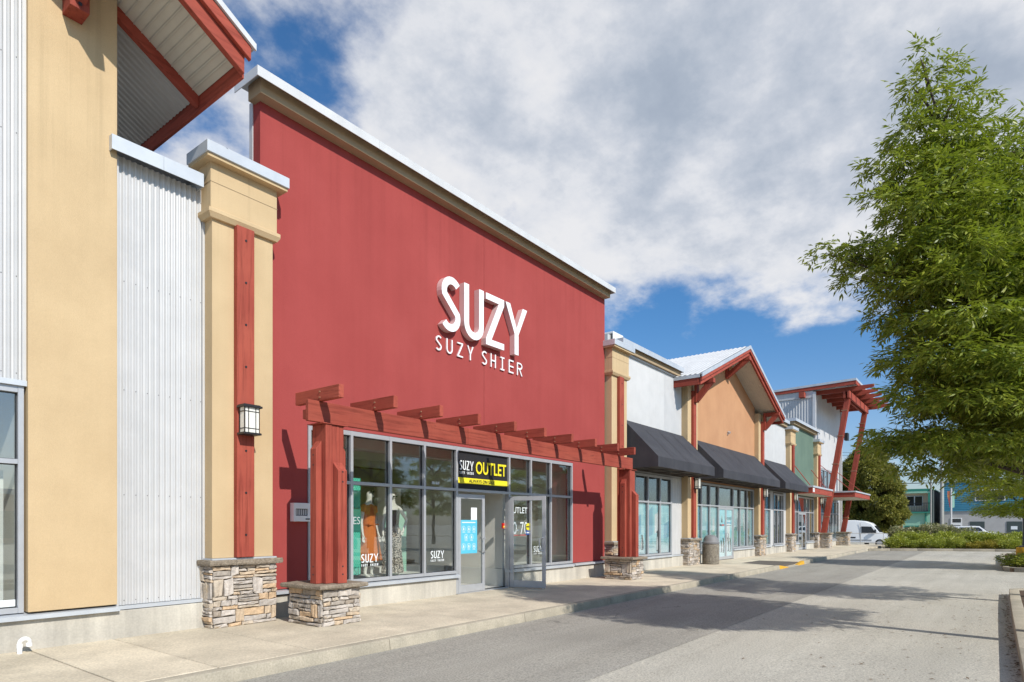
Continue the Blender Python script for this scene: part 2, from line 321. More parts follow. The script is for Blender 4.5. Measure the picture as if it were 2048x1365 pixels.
class MB:
    def __init__(s): s.v = []; s.f = []; s.mi = []
    def add(s, vs, fs, mi=0):
        n = len(s.v); s.v += [tuple(p) for p in vs]; s.f += [tuple(i + n for i in f) for f in fs]; s.mi += [mi] * len(fs); return s
    def box(s, x0, x1, y0, y1, z0, z1, mi=0):
        return s.add([(x0, y0, z0), (x1, y0, z0), (x1, y1, z0), (x0, y1, z0), (x0, y0, z1), (x1, y0, z1), (x1, y1, z1), (x0, y1, z1)],
                     [(0, 3, 2, 1), (4, 5, 6, 7), (0, 1, 5, 4), (1, 2, 6, 5), (2, 3, 7, 6), (3, 0, 4, 7)], mi)
    def hexa(s, P, mi=0):
        return s.add(P, [(0, 3, 2, 1), (4, 5, 6, 7), (0, 1, 5, 4), (1, 2, 6, 5), (2, 3, 7, 6), (3, 0, 4, 7)], mi)
    def prism(s, poly, axis, a0, a1, mi=0):
        """poly in the two other axes (x,y,z order), extruded along axis"""
        n = len(poly)
        def P(p, a): return (a, p[0], p[1]) if axis == 'x' else ((p[0], a, p[1]) if axis == 'y' else (p[0], p[1], a))
        return s.add([P(p, a0) for p in poly] + [P(p, a1) for p in poly],
                     [tuple(range(n))[::-1], tuple(range(n, 2 * n))] + [(i, (i + 1) % n, n + (i + 1) % n, n + i) for i in range(n)], mi)
    def beam(s, p0, p1, w, h, up=(0, 0, 1), mi=0):
        """rectangular bar from p0 to p1; h measured along up"""
        p0 = Vector(p0); p1 = Vector(p1); d = (p1 - p0).normalized(); sd = d.cross(Vector(up)).normalized(); u = sd.cross(d).normalized()
        P = []
        for q in (p0, p1):
            for a, b in ((-1, -1), (1, -1), (1, 1), (-1, 1)): P.append(q + sd * a * w / 2 + u * b * h / 2)
        return s.hexa([tuple(p) for p in P], mi)
    def tube(s, path, rad, n=8, mi=0, cap=True):
        path = [Vector(p) for p in path]; rad = rad if isinstance(rad, (list, tuple)) else [rad] * len(path)
        rings = []; prev = None
        for i, p in enumerate(path):
            d = (path[min(i + 1, len(path) - 1)] - path[max(i - 1, 0)]).normalized()
            a = d.orthogonal().normalized() if prev is None else (prev - d * prev.dot(d)).normalized()
            prev = a; b = d.cross(a)
            rings.append([p + (a * math.cos(k * 2 * math.pi / n) + b * math.sin(k * 2 * math.pi / n)) * rad[i] for k in range(n)])
        vs = [tuple(q) for r in rings for q in r]; fs = []
        for i in range(len(path) - 1):
            for k in range(n): fs.append((i * n + k, i * n + (k + 1) % n, (i + 1) * n + (k + 1) % n, (i + 1) * n + k))
        if cap: fs += [tuple(range(n))[::-1], tuple(range((len(path) - 1) * n, len(path) * n))]
        return s.add(vs, fs, mi)
    def lathe(s, prof, cx, cy, n=24, mi=0, sy=1.0, cap=True):
        vs = []; fs = []
        for r_, z in prof:
            for k in range(n): vs.append((cx + r_ * math.cos(2 * math.pi * k / n), cy + r_ * sy * math.sin(2 * math.pi * k / n), z))
        for i in range(len(prof) - 1):
            for k in range(n): fs.append((i * n + k, i * n + (k + 1) % n, (i + 1) * n + (k + 1) % n, (i + 1) * n + k))
        if cap: fs += [tuple(range(n))[::-1], tuple(range((len(prof) - 1) * n, len(prof) * n))]
        return s.add(vs, fs, mi)
    def wall(s, x0, x1, z0, z1, holes, y0, y1, mi=0):
        """slab in the XZ plane, y0 outer face, with rectangular openings (hx0,hx1,hz0,hz1)"""
        xs = sorted({x0, x1, *[h[0] for h in holes], *[h[1] for h in holes]}); zs = sorted({z0, z1, *[h[2] for h in holes], *[h[3] for h in holes]})
        xs = [x for x in xs if x0 <= x <= x1]; zs = [z for z in zs if z0 <= z <= z1]
        full = lambda i, j: 0 <= i < len(xs) - 1 and 0 <= j < len(zs) - 1 and not any(h[0] <= xs[i] and xs[i + 1] <= h[1] and h[2] <= zs[j] and zs[j + 1] <= h[3] for h in holes)
        V = {}; vs = []; fs = []
        def vid(i, j, k):
            if (i, j, k) not in V: V[(i, j, k)] = len(vs); vs.append((xs[i], (y0, y1)[k], zs[j]))
            return V[(i, j, k)]
        for i in range(len(xs) - 1):
            for j in range(len(zs) - 1):
                if not full(i, j): continue
                fs.append((vid(i, j, 0), vid(i + 1, j, 0), vid(i + 1, j + 1, 0), vid(i, j + 1, 0)))
                fs.append((vid(i, j, 1), vid(i, j + 1, 1), vid(i + 1, j + 1, 1), vid(i + 1, j, 1)))
                if not full(i - 1, j): fs.append((vid(i, j, 0), vid(i, j + 1, 0), vid(i, j + 1, 1), vid(i, j, 1)))
                if not full(i + 1, j): fs.append((vid(i + 1, j, 0), vid(i + 1, j, 1), vid(i + 1, j + 1, 1), vid(i + 1, j + 1, 0)))
                if not full(i, j - 1): fs.append((vid(i, j, 0), vid(i, j, 1), vid(i + 1, j, 1), vid(i + 1, j, 0)))
                if not full(i, j + 1): fs.append((vid(i, j + 1, 0), vid(i + 1, j + 1, 0), vid(i + 1, j + 1, 1), vid(i, j + 1, 1)))
        return s.add(vs, fs, mi)
    def corr_y(s, x0, x1, y, z0, z1, period=.073, amp=.0125, zcut=None, mi=0):
        """vertical corrugated sheet facing -Y"""
        n = max(8, int((x1 - x0) / period * 8)); vs = []; fs = []
        for i in range(n + 1):
            x = x0 + (x1 - x0) * i / n; ph = (x / period) % 1; w = max(-1, min(1, 1.5 * math.sin(2 * math.pi * ph)))
            yy = y - amp * w; vs += [(x, yy, z0), (x, yy, z1 if zcut is None else zcut(x))]
        for i in range(n): fs.append((2 * i, 2 * i + 2, 2 * i + 3, 2 * i + 1))
        return s.add(vs, fs, mi)
    def obj(s, name, mats, parent=None, bev=0, smooth=False, label=None, kind=None, recalc=True, seg=1):
        V = np.array(s.v, dtype=float); lo = V.min(0); hi = V.max(0)
        c = Vector(((lo[0] + hi[0]) / 2, (lo[1] + hi[1]) / 2, lo[2]))
        me = bpy.data.meshes.new(name); me.from_pydata([tuple(p) for p in (V - np.array(c))], [], s.f)
        mats = mats if isinstance(mats, (list, tuple)) else [mats]
        mats = [('timber_red_' + 'xyz'[int(np.argmax(hi - lo))]) if m_ == 'timber_red' else m_ for m_ in mats]
        for m_ in mats: me.materials.append(M[m_])
        if len(mats) > 1: me.polygons.foreach_set('material_index', s.mi)
        if recalc or bev:
            bm = bmesh.new(); bm.from_mesh(me)
            if recalc: bmesh.ops.recalc_face_normals(bm, faces=bm.faces)
            if bev: bmesh.ops.bevel(bm, geom=[e for e in bm.edges if e.is_manifold and e.calc_face_angle(0) > .6], offset=bev, segments=seg, affect='EDGES', profile=.6)
            bm.to_mesh(me); bm.free()
        if smooth:
            me.polygons.foreach_set('use_smooth', [True] * len(me.polygons)); me.set_sharp_from_angle(angle=R(38))
        o = bpy.data.objects.new(name, me); link(o, parent, c)
        if label: o['label'] = label
        if kind: o['kind'] = kind
        return o
def box(name, x0, x1, y0, y1, z0, z1, m, parent=None, bev=0, **kw): return MB().box(x0, x1, y0, y1, z0, z1).obj(name, m, parent, bev, **kw)

def gz(y): return min(.1, max(0., .012 * (6.3 - y)))          # car park drains towards the kerb

# lettering: stroke glyphs in a unit-high box, returns polygons
def ribbon(pts, t):
    pts = [Vector((p[0], p[1])) for p in pts]; L = []; Rr = []
    for i, p in enumerate(pts):
        d0 = (p - pts[i - 1]).normalized() if i else (pts[1] - p).normalized()
        d1 = (pts[i + 1] - p).normalized() if i < len(pts) - 1 else d0
        n0 = Vector((-d0.y, d0.x)); n1 = Vector((-d1.y, d1.x)); b = (n0 + n1); b = b / max(.35, b.dot(n0) if b.length else 1) if b.length > 1e-4 else n0
        L.append(p + b * t / 2); Rr.append(p - b * t / 2)
    return [[tuple(L[i]), tuple(L[i + 1]), tuple(Rr[i + 1]), tuple(Rr[i])] for i in range(len(pts) - 1)]
def glyph(ch, w, t):
    h = t / 2; P = []
    def arc(cx, cy, rx, ry, a0, a1, n=10): return [(cx + rx * math.cos(R(a0 + (a1 - a0) * i / n)), cy + ry * math.sin(R(a0 + (a1 - a0) * i / n))) for i in range(n + 1)]
    if ch == 'S':
        rx = w / 2 - h; ry = .27 - h
        up = arc(w / 2 + .02, 1 - .27, rx, ry, 38, 200, 12); lo = arc(w / 2 - .02, .27, rx, ry, 20, -142, 12)
        return ribbon(up + lo, t)
    if ch == 'U': return ribbon([(h, 1)] + [(h, .36)] + arc(w / 2, w / 2, w / 2 - h, w / 2 - h, 180, 360, 12) + [(w - h, .36), (w - h, 1)], t)
    if ch == 'Z':
        k = t * 1.25
        return [[(0, 1), (w, 1), (w, 1 - t * .9), (w - k, 1 - t * .9), (0, 1 - t * .9)], [(w - k, 1 - t * .9), (w, 1 - t * .9), (k, t * .9), (0, t * .9)], [(0, t * .9), (k, t * .9), (w, t * .9), (w, 0), (0, 0)]]
    if ch == 'Y':
        m_ = w / 2; k = t * 1.12
        return [[(0, 1), (k, 1), (m_, .42 + t * .9), (m_ - h, .42)], [(w - k, 1), (w, 1), (m_ + h, .42), (m_, .42 + t * .9)], [(m_ - h, .42), (m_, .42 + t * .9), (m_ + h, .42), (m_ + h, 0), (m_ - h, 0)]]
    if ch == 'H': return [[(0, 0), (t, 0), (t, 1), (0, 1)], [(w - t, 0), (w, 0), (w, 1), (w - t, 1)], [(t, .5 - h), (w - t, .5 - h), (w - t, .5 + h), (t, .5 + h)]]
    if ch == 'I': return [[(0, 1), (w, 1), (w, 1 - t), (0, 1 - t)], [(w / 2 - h, t), (w / 2 + h, t), (w / 2 + h, 1 - t), (w / 2 - h, 1 - t)], [(0, 0), (w, 0), (w, t), (0, t)]]
    if ch == 'E': return [[(0, 0), (t, 0), (t, 1), (0, 1)]] + [[(t, a), (w, a), (w, a + t), (t, a + t)] for a in (0, .5 - h, 1 - t)]
    if ch == 'R':
        b_ = [(t, 1 - h), (w * .5, 1 - h)] + arc(w * .55, .74, w * .45 - h, .26 - h, 80, -80, 8) + [(w * .5, .48 + h), (t, .48 + h)]
        return [[(0, 0), (t, 0), (t, 1), (0, 1)]] + ribbon(b_, t) + [[(w * .40, .48), (w * .40 + t * 1.2, .48), (w, 0), (w - t * 1.2, 0)]]
def letter(name, ch, x0, x1, z0, z1, yf, yb, t, mats, parent, swap=None):
    H = z1 - z0; mb = MB()
    for poly in glyph(ch, (x1 - x0) / H, t):
        if len(poly) < 3: continue
        n = len(poly); q = [(x0 + p[0] * H, z0 + p[1] * H) for p in poly]
        if yb - yf < .005: mb.add([(p[0], yf, p[1]) for p in q], [tuple(range(n))])
        else:
            mb.add([(p[0], yf, p[1]) for p in q] + [(p[0], yb, p[1]) for p in q], [tuple(range(n))], 0)
            k = len(mb.v) - 2 * n
            for i in range(n): mb.f.append((k + i, k + (i + 1) % n, k + n + (i + 1) % n, k + n + i)); mb.mi.append(1)
    return mb
def suzy(parent, x0, x1, z0, z1, y, m, name='lettering'):
    """the two-line printed name used on the glass"""
    w = x1 - x0; mb = MB(); X = x0; ws = [.215, .215, .215, .285]; H = z1 - z0; big = H * .70; zt = z1 - big
    for ch, k in zip('SUZY', ws):
        letter('l', ch, X, X + w * k * .9, zt, z1, y, y, .125, m, None).obj('letter', m, parent, recalc=False); X += w * (k + .022)
    for i, ch in enumerate('SUZY SHIER'):
        if ch == ' ': continue
        xx = x0 + w * i / 10; g = letter('l', ch, xx, xx + w * .062, z0, z0 + H * .19, y, y, .2, m, None); mb.add(g.v, g.f)
    return mb.obj('small_lettering', m, parent, recalc=False, kind='stuff')
def text(name, s_, x0, x1, z0, z1, y, m, parent=None, bold=0.0, depth=0.0, face='y'):
    cu = bpy.data.curves.new('t', 'FONT'); cu.body = s_; cu.size = 1; cu.offset = bold; cu.extrude = depth; cu.resolution_u = 3
    ob = bpy.data.objects.new('t', cu); col.objects.link(ob); bpy.context.view_layer.update()
    me = bpy.data.meshes.new_from_object(ob.evaluated_get(bpy.context.evaluated_depsgraph_get())); bpy.data.objects.remove(ob)
    V = np.array([v.co[:] for v in me.vertices]); lo = V.min(0); hi = V.max(0); k = (V - lo) / np.maximum(hi - lo, 1e-6)
    mb = MB(); mb.v = [(x0 + a * (x1 - x0), y - c * (hi[2] - lo[2]), z0 + b * (z1 - z0)) for a, b, c in k]
    if face == 'x': mb.v = [(p[1], p[0], p[2]) for p in mb.v]
    mb.f = [tuple(p.vertices) for p in me.polygons]; mb.mi = [0] * len(mb.f); bpy.data.meshes.remove(me)
    root = list(range(len(mb.v)))
    def find(i):
        while root[i] != i: root[i] = root[root[i]]; i = root[i]
        return i
    for f in mb.f:
        for q in f[1:]: root[find(q)] = find(f[0])
    parts = {}
    for f in mb.f: parts.setdefault(find(f[0]), []).append(f)
    for fs in parts.values():                                    # every character a piece of its own
        ids = sorted({q for f in fs for q in f}); ix = {q: k for k, q in enumerate(ids)}; pm = MB(); pm.add([mb.v[q] for q in ids], [tuple(ix[q] for q in f) for f in fs]); o = pm.obj('letter', m, parent, recalc=False)
    return o

# ------------------------------------------------------------------ ground, car park, pavement
def ground():
    # one sheet to the horizon; flat under the centre, falling a little towards the street behind
    xs = [-1500, -60, 0, 46, 53, 60, 120, 1800]; ys = [-1500, -60, -8, 6.3, 12, 60, 1500]
    z = lambda x, y: -.42 if x >= 60 or x < -50 and False else (-.06 if x <= 46 else (-.06 if x <= 46 else -.06 - .36 * (x - 46) / 14))
    mb = MB(); mb.v = [(x, y, z(x, y)) for x in xs for y in ys]; n = len(ys)
    mb.f = [(i * n + j, (i + 1) * n + j, (i + 1) * n + j + 1, i * n + j + 1) for i in range(len(xs) - 1) for j in range(n - 1)]; mb.mi = [0] * len(mb.f)
    tag(mb.obj('ground', 'asphalt_old'), kind='structure')
    def sheet(name, x0, x1, ylist, dz, m):
        mb = MB(); mb.v = [(x, y, gz(y) + dz) for y in ylist for x in (x0, x1)]
        mb.f = [(2 * i, 2 * i + 1, 2 * i + 3, 2 * i + 2) for i in range(len(ylist) - 1)]; mb.mi = [0] * len(mb.f)
        return tag(mb.obj(name, m), kind='structure')
    sheet('car_park', -60, 46.4, [-60, -2.04, 0, 3.36, 6.40], 0, 'asphalt_old')
    sheet('road', -60, 46.35, [3.34, 6.40], .004, 'asphalt_new')
    # the street behind the planting bed, with kerb and pavement beyond
    tag(box('street', 58, 82, -80, 80, -.52, -.405, 'asphalt_old'), kind='structure')
    tag(box('far_pavement', 82, 84.2, -80, 80, -.5, -.27, 'pavement'), kind='structure')
ground()
pav = thing('sidewalk', (0, 7.8, 0), None, None); pav['kind'] = 'structure'
random.seed(5)
joints = [-6.4, -5.2, -4.0, -2.8, -1.6, -.5, .5, 1.48, 2.47, 3.38, 4.54]
while joints[-1] < 54: joints.append(joints[-1] + 1.52)
box('bedding', -6.4, joints[-1], 6.5, 9.5, -.05, .10, 'mortar', pav)
DROP0, DROP1 = 24.5, 28.3
def kz(x):
    if x <= DROP0 or x >= DROP1: return .15
    if x < DROP0 + 1.3: return .15 - .125 * (x - DROP0) / 1.3
    if x > DROP1 - 1.0: return .025 + .125 * (x - DROP1 + 1.0) / 1.0
    return .025
for i in range(len(joints) - 1):
    a, b = joints[i] + .008, joints[i + 1] - .008
    mb = MB(); ya, yb = 6.475, 9.28; dz = random.uniform(-.002, .002)
    ys_ = [ya, 7.3, yb]; n_ = 4; vs = []; fs = []
    mb.hexa([(a, ya, .02), (b, ya, .02), (b, yb, .02), (a, yb, .02), (a, ya, kz(a) + dz if DROP0 - 1 < a < DROP1 + 1 else .15 + dz), (b, ya, kz(b) + dz if DROP0 - 1 < b < DROP1 + 1 else .15 + dz), (b, yb, .15 + dz), (a, yb, .15 + dz)])
    mb.obj('slab', 'pavement', pav, .007)
kb = thing('kerb', (0, 6.38, 0), None, None); kb['kind'] = 'structure'
kx = [-6.4, -3.4, -.4, 2.6, 5.6, 8.6, 11.6, 14.6, 17.6, 20.6, 22.6, DROP0, DROP0 + 1.3, DROP1 - 1.0, DROP1, 30.6, 33.6, 36.6, 39.6, 42.6, 45.0]
for i in range(len(kx) - 1):
    a, b = kx[i] + .003, kx[i + 1] - .003; za, zb = kz(a), kz(b); yl = (abs(kx[i] - DROP0) < .01 or abs(kx[i + 1] - DROP1) < .01)
    mb = MB().hexa([(a, 6.30, -.05), (b, 6.30, -.05), (b, 6.471, -.05), (a, 6.471, -.05), (a, 6.325, za), (b, 6.325, zb), (b, 6.471, zb), (a, 6.471, za)])
    mb.obj('kerb_stone', 'yellow_paint' if yl else 'kerb', kb, .014, seg=2, smooth=True, label='yellow painted kerb flare at the dropped crossing' if yl else None)
# end bed kerb and islands
def kerb_run(parent, pts, w=.16, h=.15, z0=None):
    for i in range(len(pts) - 1):
        (xa, ya), (xb, yb) = pts[i], pts[i + 1]; d = Vector((xb - xa, yb - ya)); L = d.length; d /= L; n_ = Vector((-d.y, d.x)); g = .003
        za = gz(ya) if z0 is None else z0; zb = gz(yb) if z0 is None else z0
        p = [(xa + d.x * g, ya + d.y * g, za), (xb - d.x * g, yb - d.y * g, zb)]
        q = [(a[0] + n_.x * w, a[1] + n_.y * w, a[2]) for a in p]
        MB().hexa([(*p[0][:2], -.05), (*p[1][:2], -.05), (*q[1][:2], -.05), (*q[0][:2], -.05), (*p[0][:2], p[0][2] + h), (*p[1][:2], p[1][2] + h), (*q[1][:2], q[1][2] + h), (*q[0][:2], q[0][2] + h)]).obj('kerb_stone', 'kerb', parent, .016, seg=2, smooth=True)
bed = thing('planting_bed', (49, 0, 0), None, None); bed['kind'] = 'structure'
kerb_run(bed, [(46.9, -14), (46.8, -11), (46.7, -8), (46.6, -5), (46.5, -2.5), (46.4, 0), (46.3, 2.0), (46.1, 3.8), (45.7, 5.2), (45.0, 6.3)][::-1])
mbs = MB(); mbs.v = [(45.9, 5.6, .16), (46.3, 4, .14), (46.6, 0, .17), (46.9, -14, .2), (53.5, -14, .2), (53.5, 6.1, .16), (49.5, 2, .30)]
mbs.f = [(0, 1, 6), (1, 2, 6), (2, 3, 6), (3, 4, 6), (4, 5, 6), (5, 0, 6)]; mbs.mi = [0] * 6; mbs.obj('soil', 'soil', bed)
isl = thing('parking_island', (12, -1.2, 0), None, None); isl['kind'] = 'structure'
kerb_run(isl, [(18.05, -2.2), (18.25, -1.6), (18.2, -.5), (17.9, -.25), (15.4, -.23), (12.4, -.22), (9.4, -.22), (6.4, -.22), (3.4, -.25), (3.0, -.6), (3.0, -2.2)][::-1], w=-.17)
MB().hexa([(3.1, -2.2, .02), (18.1, -2.2, .02), (18.05, -.4, .02), (3.1, -.4, .02), (3.1, -2.2, .2), (18.1, -2.2, .2), (18.05, -.4, .2), (3.1, -.4, .2)]).obj('soil', 'soil', isl)
isl2 = thing('parking_island', (31, -1.2, 0), None, None); isl2['kind'] = 'structure'
kerb_run(isl2, [(26.6, -2.6), (26.5, -1.2), (26.7, -.5), (27.1, -.22), (30, -.2), (33, -.2), (36, -.2), (39, -.2), (40.6, -.3), (41, -1.2), (41, -2.6)], w=-.17)
MB().hexa([(26.7, -2.6, .02), (40.9, -2.6, .02), (40.9, -.4, .02), (26.7, -.4, .02), (26.7, -2.6, .2), (40.9, -2.6, .2), (40.9, -.4, .2), (26.7, -.4, .2)]).obj('soil', 'soil', isl2)
# leaf litter along the near island kerb and bits on the asphalt
random.seed(8); mb = MB()
for k in range(520):
    if k < 330: x = random.uniform(5, 18); y = -.21 + abs(random.gauss(0, .06))
    else: x = random.uniform(6, 17); y = .0 + abs(random.gauss(0, 1.3))
    a = random.uniform(0, 6.28); s_ = random.uniform(.012, .035); z = gz(y) + .008
    ca, sa = math.cos(a) * s_, math.sin(a) * s_
    mb.add([(x - ca, y - sa, z), (x + sa * .4, y - ca * .4, z + .006), (x + ca, y + sa, z + random.uniform(0, .01)), (x - sa * .4, y + ca * .4, z + .004)], [(0, 1, 2, 3)])
tag(mb.obj('leaf_litter', 'litter', recalc=False), 'brown fallen leaves lying along the near island kerb', 'leaves', kind='stuff')

# ------------------------------------------------------------------ stonework
def stone_rects(w, h, rng, scale=1.0):
    out = []
    def course(x0, x1, z0, z1):
        x = x0
        while x < x1 - .015:
            ww = rng.uniform(.11, .36) * scale
            if x1 - x - ww < .075: ww = x1 - x
            out.append((x, x + ww, z0, z1)); x += ww
    z = 0
    while z < h - .01:
        hh = rng.choice([.045, .055, .07, .20, .25]) * scale
        if h - z - hh < .06: hh = h - z
        if hh < .12: course(0, w, z, z + hh)
        else:
            x = 0
            while x < w - .02:
                if rng.random() < .5: ww = min(rng.uniform(.12, .19) * scale, w - x); kind = 'b'
                else: ww = min(rng.uniform(.22, .46) * scale, w - x); kind = 's'
                if w - x - ww < .09: ww = w - x
                if kind == 'b' and ww < .24: out.append((x, x + ww, z, z + hh))
                else:
                    n = max(2, round(hh / rng.choice([.05, .065, .085]) / scale)); cuts = sorted([0, 1] + [(k + rng.uniform(-.22, .22)) / n for k in range(1, n)])
                    for k in range(n): course(x, x + ww, z + hh * cuts[k], z + hh * cuts[k + 1])
                x += ww
        z += hh
    return out
def stone_mesh(mb, rect, P, rng, over=0.0):
    a, b, c, d = rect; g = .005; a += g; b -= g; c += g; d -= g
    if b - a < .01 or d - c < .008: return
    pr = rng.uniform(.018, .05); jx = min(.012, (b - a) * .12); jz = min(.009, (d - c) * .16); J = lambda m_: rng.uniform(-m_, m_)
    us = [a, a + (b - a) * .3, a + (b - a) * .7, b]; nx = 4; sl = J((d - c) * .14)
    lo = [(u + (J(jx) if i in (0, 3) else 0), c + J(jz) + sl * (i / 3 - .5)) for i, u in enumerate(us)]
    hi = [(u + (J(jx) if i in (0, 3) else 0), d + J(jz) + sl * (i / 3 - .5)) for i, u in enumerate(us)]
    cu, cv = (a + b) / 2, (c + d) / 2
    back = lo + hi[::-1]; n = len(back); e = min(.012, (d - c) * .22)
    fr = [(p[0] + (cu - p[0]) / max(.01, abs(cu - p[0])) * min(e, abs(cu - p[0]) * .5), p[1] + (cv - p[1]) / max(.01, abs(cv - p[1])) * min(e, abs(cv - p[1]) * .6)) for p in back]
    vs = [P(*p, -.01) for p in back] + [P(*p, pr * .72) for p in back] + [P(*p, pr + J(.009)) for p in fr]
    fs = [(i, (i + 1) % n, n + (i + 1) % n, n + i) for i in range(n)] + [(n + i, n + (i + 1) % n, 2 * n + (i + 1) % n, 2 * n + i) for i in range(n)]
    k = 2 * n; fs += [(k, k + 1, k + 6, k + 7), (k + 1, k + 2, k + 5, k + 6), (k + 2, k + 3, k + 4, k + 5)]
    mb.add(vs, fs)
def stone_face(parent, P, w, h, seed, single=True, scale=1.0):
    rng = random.Random(seed); rects = stone_rects(w, h, rng, scale); allm = MB()
    for r_ in rects:
        mb = MB(); stone_mesh(mb, r_, P, rng)
        if not mb.v: continue
        if single: mb.obj('stone', 'stone', parent, recalc=True)
        else: allm.add(mb.v, mb.f)
    if not single and allm.v: allm.obj('stonework', 'stone', parent, kind='stuff')
def cap_stone(parent, x0, x1, y0, y1, z0, z1, seed, pieces=1, name='cap_stone'):
    rng = random.Random(seed)
    for i in range(pieces):
        a = x0 + (x1 - x0) * i / pieces + (.002 if i else 0); b = x0 + (x1 - x0) * (i + 1) / pieces
        bm = bmesh.new(); n = 6; vs = []
        # rough edged slab
        per = [(a + (b - a) * k / n, y0) for k in range(n)] + [(b, y0 + (y1 - y0) * k / n) for k in range(n)] + [(b - (b - a) * k / n, y1) for k in range(n)] + [(a, y1 - (y1 - y0) * k / n) for k in range(n)]
        per = [(p[0] + rng.uniform(-.007, .007), p[1] + rng.uniform(-.012, .012)) for p in per]; m_ = len(per); cx, cy = (a + b) / 2, (y0 + y1) / 2
        sh = lambda k, e: [(p[0] + (cx - p[0]) * e, p[1] + (cy - p[1]) * e, k + rng.uniform(-.004, .004)) for p in per]
        rings = [sh(z0, .03), sh(z0 + (z1 - z0) * .3, 0), sh(z0 + (z1 - z0) * .75, .005), sh(z1, .035)]
        mb = MB(); mb.v = [p for r_ in rings for p in r_]; mb.f = [(j * m_ + k, j * m_ + (k + 1) % m_, (j + 1) * m_ + (k + 1) % m_, (j + 1) * m_ + k) for j in range(3) for k in range(m_)] + [tuple(range(m_))[::-1], tuple(range(3 * m_, 4 * m_))]
        mb.mi = [0] * len(mb.f); mb.obj(name, 'stone_cap', parent)
def stone_box(parent, x0, x1, y0, y1, z0, z1, seed, single=True, faces='fl', scale=1.0):
    """stone clad block: faces f(ront -Y) l(eft -X) r(ight +X) b(ack +Y)"""
    box('mortar_core', x0, x1, y0, y1, z0, z1, 'mortar', parent)
    F = {'f': (lambda u, v, d: (x0 + u, y0 - d, z0 + v), x1 - x0), 'l': (lambda u, v, d: (x0 - d, y1 - u, z0 + v), y1 - y0),
         'r': (lambda u, v, d: (x1 + d, y0 + u, z0 + v), y1 - y0), 'b': (lambda u, v, d: (x1 - u, y1 + d, z0 + v), x1 - x0)}
    for i, k in enumerate('flrb'):
        if k.lower() in faces.lower():
            P, w = F[k]
            Q = P if k in 'fb' else P
            stone_face(parent, Q, w, z1 - z0, seed * 7 + i, single and k in 'fl', scale)

# ------------------------------------------------------------------ shop-front helpers
W = 9.2
def pillar(bld, x0, seed, single, top=7.0, capz=(6.92, 7.09), band=True, head=True, zt=None):
    """engaged stucco pillar with stone foot, red timber strip and metal-capped head; a part of its building"""
    x1 = x0 + .965; ztop = zt or 6.92
    p = MB().box(x0, x1, 9.0, 9.34, 1.16, ztop).obj('pillar', 'stucco_yellow', bld, .004)
    if head:
        MB().box(x0 - .045, x1 + .045, 8.955, 9.33, 6.215, ztop - .012).obj('pillar_head', 'stucco_yellow', p, .004)
        MB().box(x0 - .05, x1 + .05, 8.95, 9.33, 6.60, 6.606).obj('head_joint', 'stucco_tan', p)
        MB().hexa([(x0 - .05, 8.95, 6.09), (x1 + .05, 8.95, 6.09), (x1 + .05, 9.33, 6.09), (x0 - .05, 9.33, 6.09), (x0 - .085, 8.915, 6.15), (x1 + .085, 8.915, 6.15), (x1 + .085, 9.33, 6.15), (x0 - .085, 9.33, 6.15)]).obj('pillar_band', 'stucco_yellow', p)
        MB().box(x0 - .085, x1 + .085, 8.915, 9.33, 6.151, 6.214).obj('pillar_band', 'stucco_yellow', p, .006)
        MB().box(x0 - .15, x1 + .15, 8.83, 9.40, 6.885, 6.93).obj('cap_soffit', 'stucco_yellow', p)
        MB().box(x0 - .17, x1 + .17, 8.80, 9.42, 6.931, 7.095).obj('cap_flashing', 'flashing', p, .006)
    zs = 6.10 if head else ztop - .35
    MB().box(x0 + .325, x0 + .60, 8.90, 8.998, 1.165, zs - .005).obj('timber_strip', 'timber_red', p, .006)
    n = 8
    mb = MB()
    for k in range(n):
        z = 1.5 + (zs - 1.7) * k / (n - 1); xx = x0 + .4625
        mb.tube([(xx, 8.892, z), (xx, 8.905, z)], .017, 8)
    mb.obj('strip_bolts', 'black_metal', p)
    stone_box(p, x0 - .02, x1 + .02, 8.95, 9.34, .15, 1.05, seed, single, 'fl', 1.0)
    cap_stone(p, x0 - .10, x1 + .10, 8.86, 9.36, 1.055, 1.135, seed, 3)
    MB().box(x0 - .03, x1 + .03, 8.94, 9.34, 1.135, 1.158).obj('foot_flashing', 'flashing', p)
    return p
